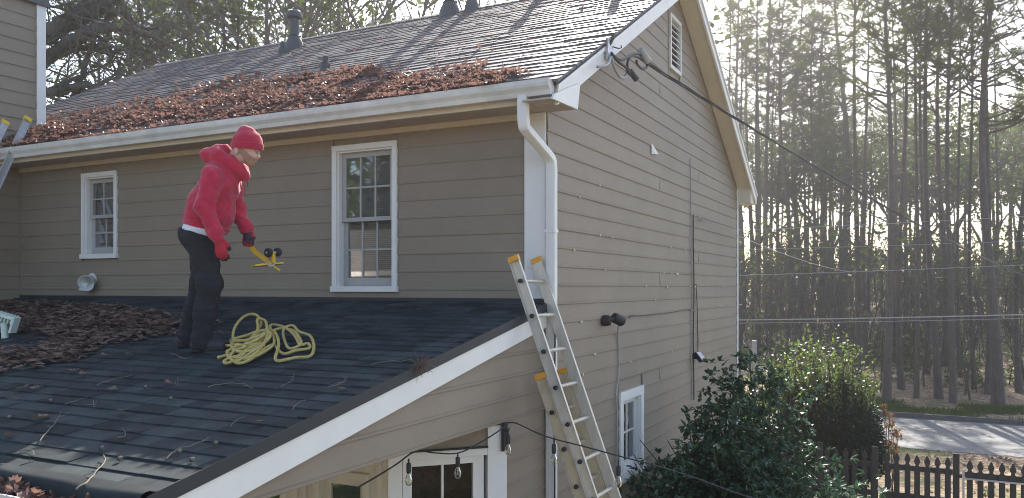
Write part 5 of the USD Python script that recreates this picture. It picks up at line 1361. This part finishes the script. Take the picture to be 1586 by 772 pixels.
for k in range(80):
    Z = rg.uniform(60, 90) if k > 15 else rg.uniform(42, 58); px = rg.uniform(1090, 1680)
    plant(f'/_pine_{k % 6 if k > 15 else 6 + k % 2}', 'pine_tree', 'slender pine massed deep in the woods', px, Z, (lambda q: (q * 1.25, q * 1.25, .9 * q))(rg.uniform(.85, 1.1)), G2)
G3 = 'evergreen broadleaved trees among the pines'
BT = ((1500, 42, 1.12), (1560, 40, 1.05), (1420, 46, 1.0), (1310, 44, .95), (1230, 48, 1.0), (1370, 52, 1.1), (1610, 36, .8), (1460, 56, 1.2), (1530, 60, 1.2), (1150, 62, 1.3), (1265, 58, 1.25), (1400, 64, 1.3))
for px, Z, s in BT:
    if Z < 50: Z, s = Z + 12, s * 1.22
    plant(f'/_broad_{rg.randrange(3)}', 'broadleaf_tree', ordinal(px, [q[0] for q in BT]) + ' of the leafy grey-green trees among the right-hand pines', px, Z, s, G3)
G4 = 'thin bare saplings in the undergrowth'
for k in range(90):
    Z = rg.uniform(27.5, 55); px = rg.uniform(1120, 1640)
    plant(f'/_sapling_{rg.randrange(3)}', 'sapling', 'thin scraggly sapling in the woodland undergrowth', px, Z, rg.uniform(.5, 1.3), G4)
# undergrowth and the far wood, each one mass
mb = MB()
for k in range(150):
    Z = rg.uniform(30, 62); px = rg.uniform(1120, 1650); w = at_depth(px, CY, Z); z = float(gz_(np.array(w[0]), np.array(w[1])))
    R = rg.uniform(.4, 1.3); hh = rg.uniform(.5, 2.6)
    for q in range(90):
        d = rdir(rg); p = np.array([w[0] + d[0] * R, w[1] + d[1] * R, z + abs(d[2]) * hh * rg.random() ** .5]); s = rdir(rg) * .11; e = rdir(rg) * .06
        mb.add([p - s, p + e, p + s, p - e], [[0, 1, 2, 3]])
obj('undergrowth', mb, 'leaf_dull', kind='stuff', label='low scrubby undergrowth beneath the pines', cat='undergrowth')
mb = MB()
for k in range(800):
    px = rg.uniform(1090, 1700); Z = rg.uniform(30, 85); w = at_depth(px, CY, Z); z = float(gz_(np.array(w[0]), np.array(w[1])))
    hh = rg.uniform(.8, 6); a = np.array([w[0], w[1], z]); b = a + [rg.gauss(0, .25) * hh * .4, rg.gauss(0, .25) * hh * .4, hh]
    mb.tube([a, (a + b) / 2 + [rg.gauss(0, .12), rg.gauss(0, .12), 0], b], [.018, .012, .005], 3, caps=False)
    for q in range(3):
        u = rg.uniform(.3, .95); c = a + (b - a) * u; mb.tube([c, c + np.array([rg.gauss(0, .6), rg.gauss(0, .6), rg.uniform(.1, .8)])], [.009, .004], 3, caps=False)
obj('brushwood', mb, 'twig_brush', kind='stuff', label='tangle of thin bare stems between the pine trunks', cat='brush')
mb, ml = MB(), MB()
for k in range(260):
    ang = rg.uniform(-.35, 2.35) if k % 3 else rg.uniform(1.0, 2.2)
    D_ = rg.uniform(92, 125); x, y = 2.95 + D_ * math.cos(ang), -6.5 + D_ * math.sin(ang)
    if y < 16: continue
    z = float(gz_(np.array(x), np.array(y))); hh = rg.uniform(3.5, 7)
    mb.tube([(x, y, z), (x + rg.gauss(0, .3), y, z + hh * .5), (x, y, z + hh)], [.22, .16, .05], 5, caps=False)
    for q in range(110):
        d = rdir(rg); p = np.array([x + d[0] * 2.4, y + d[1] * 2.4, z + hh * .55 + d[2] * hh * .45]); s = rdir(rg) * .45; e = rdir(rg) * .3
        ml.add([p - s, p + e, p + s, p - e], [[0, 1, 2, 3]])
fwd_ = thing('far_wood', 'distant belt of woodland behind the nearer trees', 'woodland', kind='stuff')
obj('trunks', mb, 'bark_grey', fwd_, kind='stuff'); obj('foliage', ml, 'leaf_dull', fwd_, kind='stuff')

# ---------------------------------------------------------------- behind the roof, at the left
def limb_tree(name, label, base, limbs, seed, leaf='leaf_dull', bark='bark_grey', twigs=13, nleaf=1):
    r = random.Random(seed); t = thing(name, label, 'tree', base); wood, tw, lf_ = MB(), MB(), MB(); base = np.asarray(base, float)
    for pts, r0, r1 in limbs:
        c = catmull(np.array(pts) - base, 6)
        c[1:-1] += np.array([[r.gauss(0, .03), r.gauss(0, .03), r.gauss(0, .03)] for _ in range(len(c) - 2)])
        wood.tube(c, np.linspace(r0, r1, len(c)), 9)
        def shoot(p, d, L_, rad, lev):
            pts_ = [p]; q = d
            for _ in range(4):
                q = unit(q + rdir(r) * .35); pts_.append(pts_[-1] + q * L_ / 4)
            tw.tube(pts_, np.linspace(rad, rad * .4, 5), 4, caps=False)
            if lev < 2:
                for _ in range(3): shoot(pts_[r.randrange(1, 5)], unit(q + rdir(r) * .9), L_ * r.uniform(.4, .7), rad * .5, lev + 1)
            if lev >= 1:
                for _ in range(nleaf):
                    p2 = pts_[r.randrange(1, 5)] + rdir(r) * .15; d2 = rdir(r); s = unit(np.cross(d2, rdir(r))); l = r.uniform(.05, .10)
                    lf_.add([p2 - d2 * l, p2 + s * l * .5, p2 + d2 * l, p2 - s * l * .5], [[0, 1, 2, 3]])
        for _ in range(twigs):
            i0 = r.randrange(2, len(c)); d = unit(c[min(i0 + 1, len(c) - 1)] - c[i0 - 1])
            shoot(c[i0], unit(d * .4 + rdir(r, .1)), r.uniform(.8, 2.6), .03, 0)
    obj('trunk', wood, bark, t, smooth=60); obj('branches', tw, bark, t); obj('crown', lf_, leaf, t)
Zo = 19.0
D = lambda px, py, dz=0: at_depth(px, py, Zo + dz)
ob0 = D(-25, 446); ob0[2] = 0
limb_tree('oak_tree', 'big oak with thick bare limbs reaching in behind the left wing', ob0,
          [([ob0, D(-20, 300), D(-15, 180)], .48, .36), ([D(-15, 182), D(20, 105), D(67, 60), D(112, 33), D(150, 12), D(205, -22)], .27, .17), ([D(118, 30), D(128, 8), D(136, -25)], .12, .09),
           ([D(-10, 160, .6), D(30, 122, .5), D(67, 96, .3), D(100, 72), D(132, 52, -.3), D(155, 44, -.5), D(185, 40, -.4), D(225, 52), D(268, 74, .5)], .21, .05), ([D(66, 97, .3), D(110, 77, .5), D(150, 75, .7), D(190, 80, .8), D(250, 72, 1)], .10, .03),
           ([D(-10, 175, -.5), D(30, 152, -.5), D(67, 144, -.4), D(100, 136, -.2), D(140, 133)], .17, .08), ([D(112, 152, .2), D(135, 140), D(170, 124), D(215, 104), D(262, 74)], .075, .025), ([D(115, 155, .3), D(130, 110, .2), D(142, 75), D(152, 50), D(178, 20), D(190, -20)], .07, .04),
           ([D(178, -8, 1), D(200, 30, 1), D(214, 44, 1), D(222, 50, 1)], .13, .09)], 41)
for px, Z, k, s, lb in ((285, 30, 0, 1.3, 'dark pine trunk standing above the left end of the ridge'), (222, 36, 1, 1.2, 'slim pine seen through the oak limbs'), (145, 38, 3, 1.2, 'slim pine behind the oak twigs'), (335, 34, 2, 1.05, 'leaning pine left of the capped roof pipe'),
                        (378, 30, 4, 1.0, 'slim dark pine left of the capped flue pipe'), (470, 36, 5, 1.15, 'pine behind the capped flue pipe'), (255, 44, 2, 1.15, 'far pine left of the ridge end')):
    plant(f'/_pine_{k}', 'pine_tree', lb, px, Z, s)
BT = ((262, 42, .9), (320, 40, 1.1), (400, 36, 1.08), (440, 40, 1.2), (500, 35, 1.05), (545, 38, 1.12), (350, 52, 1.1), (590, 40, 1.1), (135, 60, .95))
for px, Z, s in BT:
    plant(f'/_tall_{rg.randrange(3)}', 'broadleaf_tree', ordinal(px, [q[0] for q in BT]) + ' of the olive-green trees behind the left of the ridge', px, Z, s, 'trees rising behind the roof ridge')
for k in range(18):
    plant(f'/_pine_{k % 6}', 'pine_tree', 'hazy pine far behind the roof ridge', rg.uniform(150, 660), rg.uniform(55, 88), rg.uniform(.85, 1.2), 'hazy pines far behind the ridge')
BT = ((640, 30, .98), (690, 33, 1.0), (580, 31, .98), (740, 36, 1.05), (615, 38, 1.1))
for px, Z, s in BT:
    plant(f'/_tall_{rg.randrange(3)}', 'broadleaf_tree', ordinal(px, [q[0] for q in BT]) + ' of the thin trees whose twigs show over mid ridge', px, Z, s, 'thin trees over the middle of the ridge')
plant('/_pine_6', 'pine_tree', 'pine branching beside the right gable edge', 1128, 47, 1.05)

# ---------------------------------------------------------------- the house opposite, seen mirrored in the tall window
nh = thing('neighbour_house', 'pale house with grey roof mirrored in the tall window panes', 'house', (-24, -30, 0))
obj('wall', MB().box((-7, -8, 0), (7, 0, 5.0)), 'tan_siding', nh)
obj('roof', MB().prism(sg.Polygon([(.5, 4.9), (-4, 7.6), (-8.5, 4.9), (-8.5, 4.7), (.5, 4.7)]), (-7.4, 0, 0), (0, 1, 0), (0, 0, 1), (1, 0, 0), 14.8), 'roof_tan', nh)
obj('fascia', MB().box((-7.4, .5, 4.65), (7.4, .53, 4.92)), 'white_trim', nh)
for x in (-4.5, -1.2, 2.4, 5.2):
    w = obj('window', MB().box((x - .6, .001, 2.6), (x + .6, .05, 4.2)), 'white_trim', nh); obj('glass', MB().box((x - .5, .0501, 2.7), (x + .5, .06, 4.1)), 'dark_room', w)
mb, ml = MB(), MB()
for k in range(60):
    x, y = rg.uniform(-70, 40), rg.uniform(-62, -38); hh = rg.uniform(12, 20)
    mb.tube([(x, y, 0), (x, y, hh)], [.25, .08], 5, caps=False)
    for q in range(120):
        d = rdir(rg); p = np.array([x + d[0] * 3.6, y + d[1] * 3.6, hh * .55 + d[2] * hh * .48]); s = rdir(rg) * .7; e = rdir(rg) * .45
        ml.add([p - s, p + e, p + s, p - e], [[0, 1, 2, 3]])
w_ = thing('opposite_wood', 'wood behind the opposite house, mirrored in the window panes', 'woodland', kind='stuff')
obj('trunks', mb, 'bark_dark', w_, kind='stuff'); obj('foliage', ml, 'leaf_dull', w_, kind='stuff')

# ---------------------------------------------------------------- air
mat('haze_air', {'v': ('principled_volume', {'color': (.93, .92, .98), 'density': .0008, 'anisotropy': .6})}, [], surface=None, volume='v.volume')
obj('haze', MB().box((-175, -80, -1.5), (195, 195, 45)), 'haze_air', kind='stuff', label='thin sunlit haze hanging in the air', cat='haze')
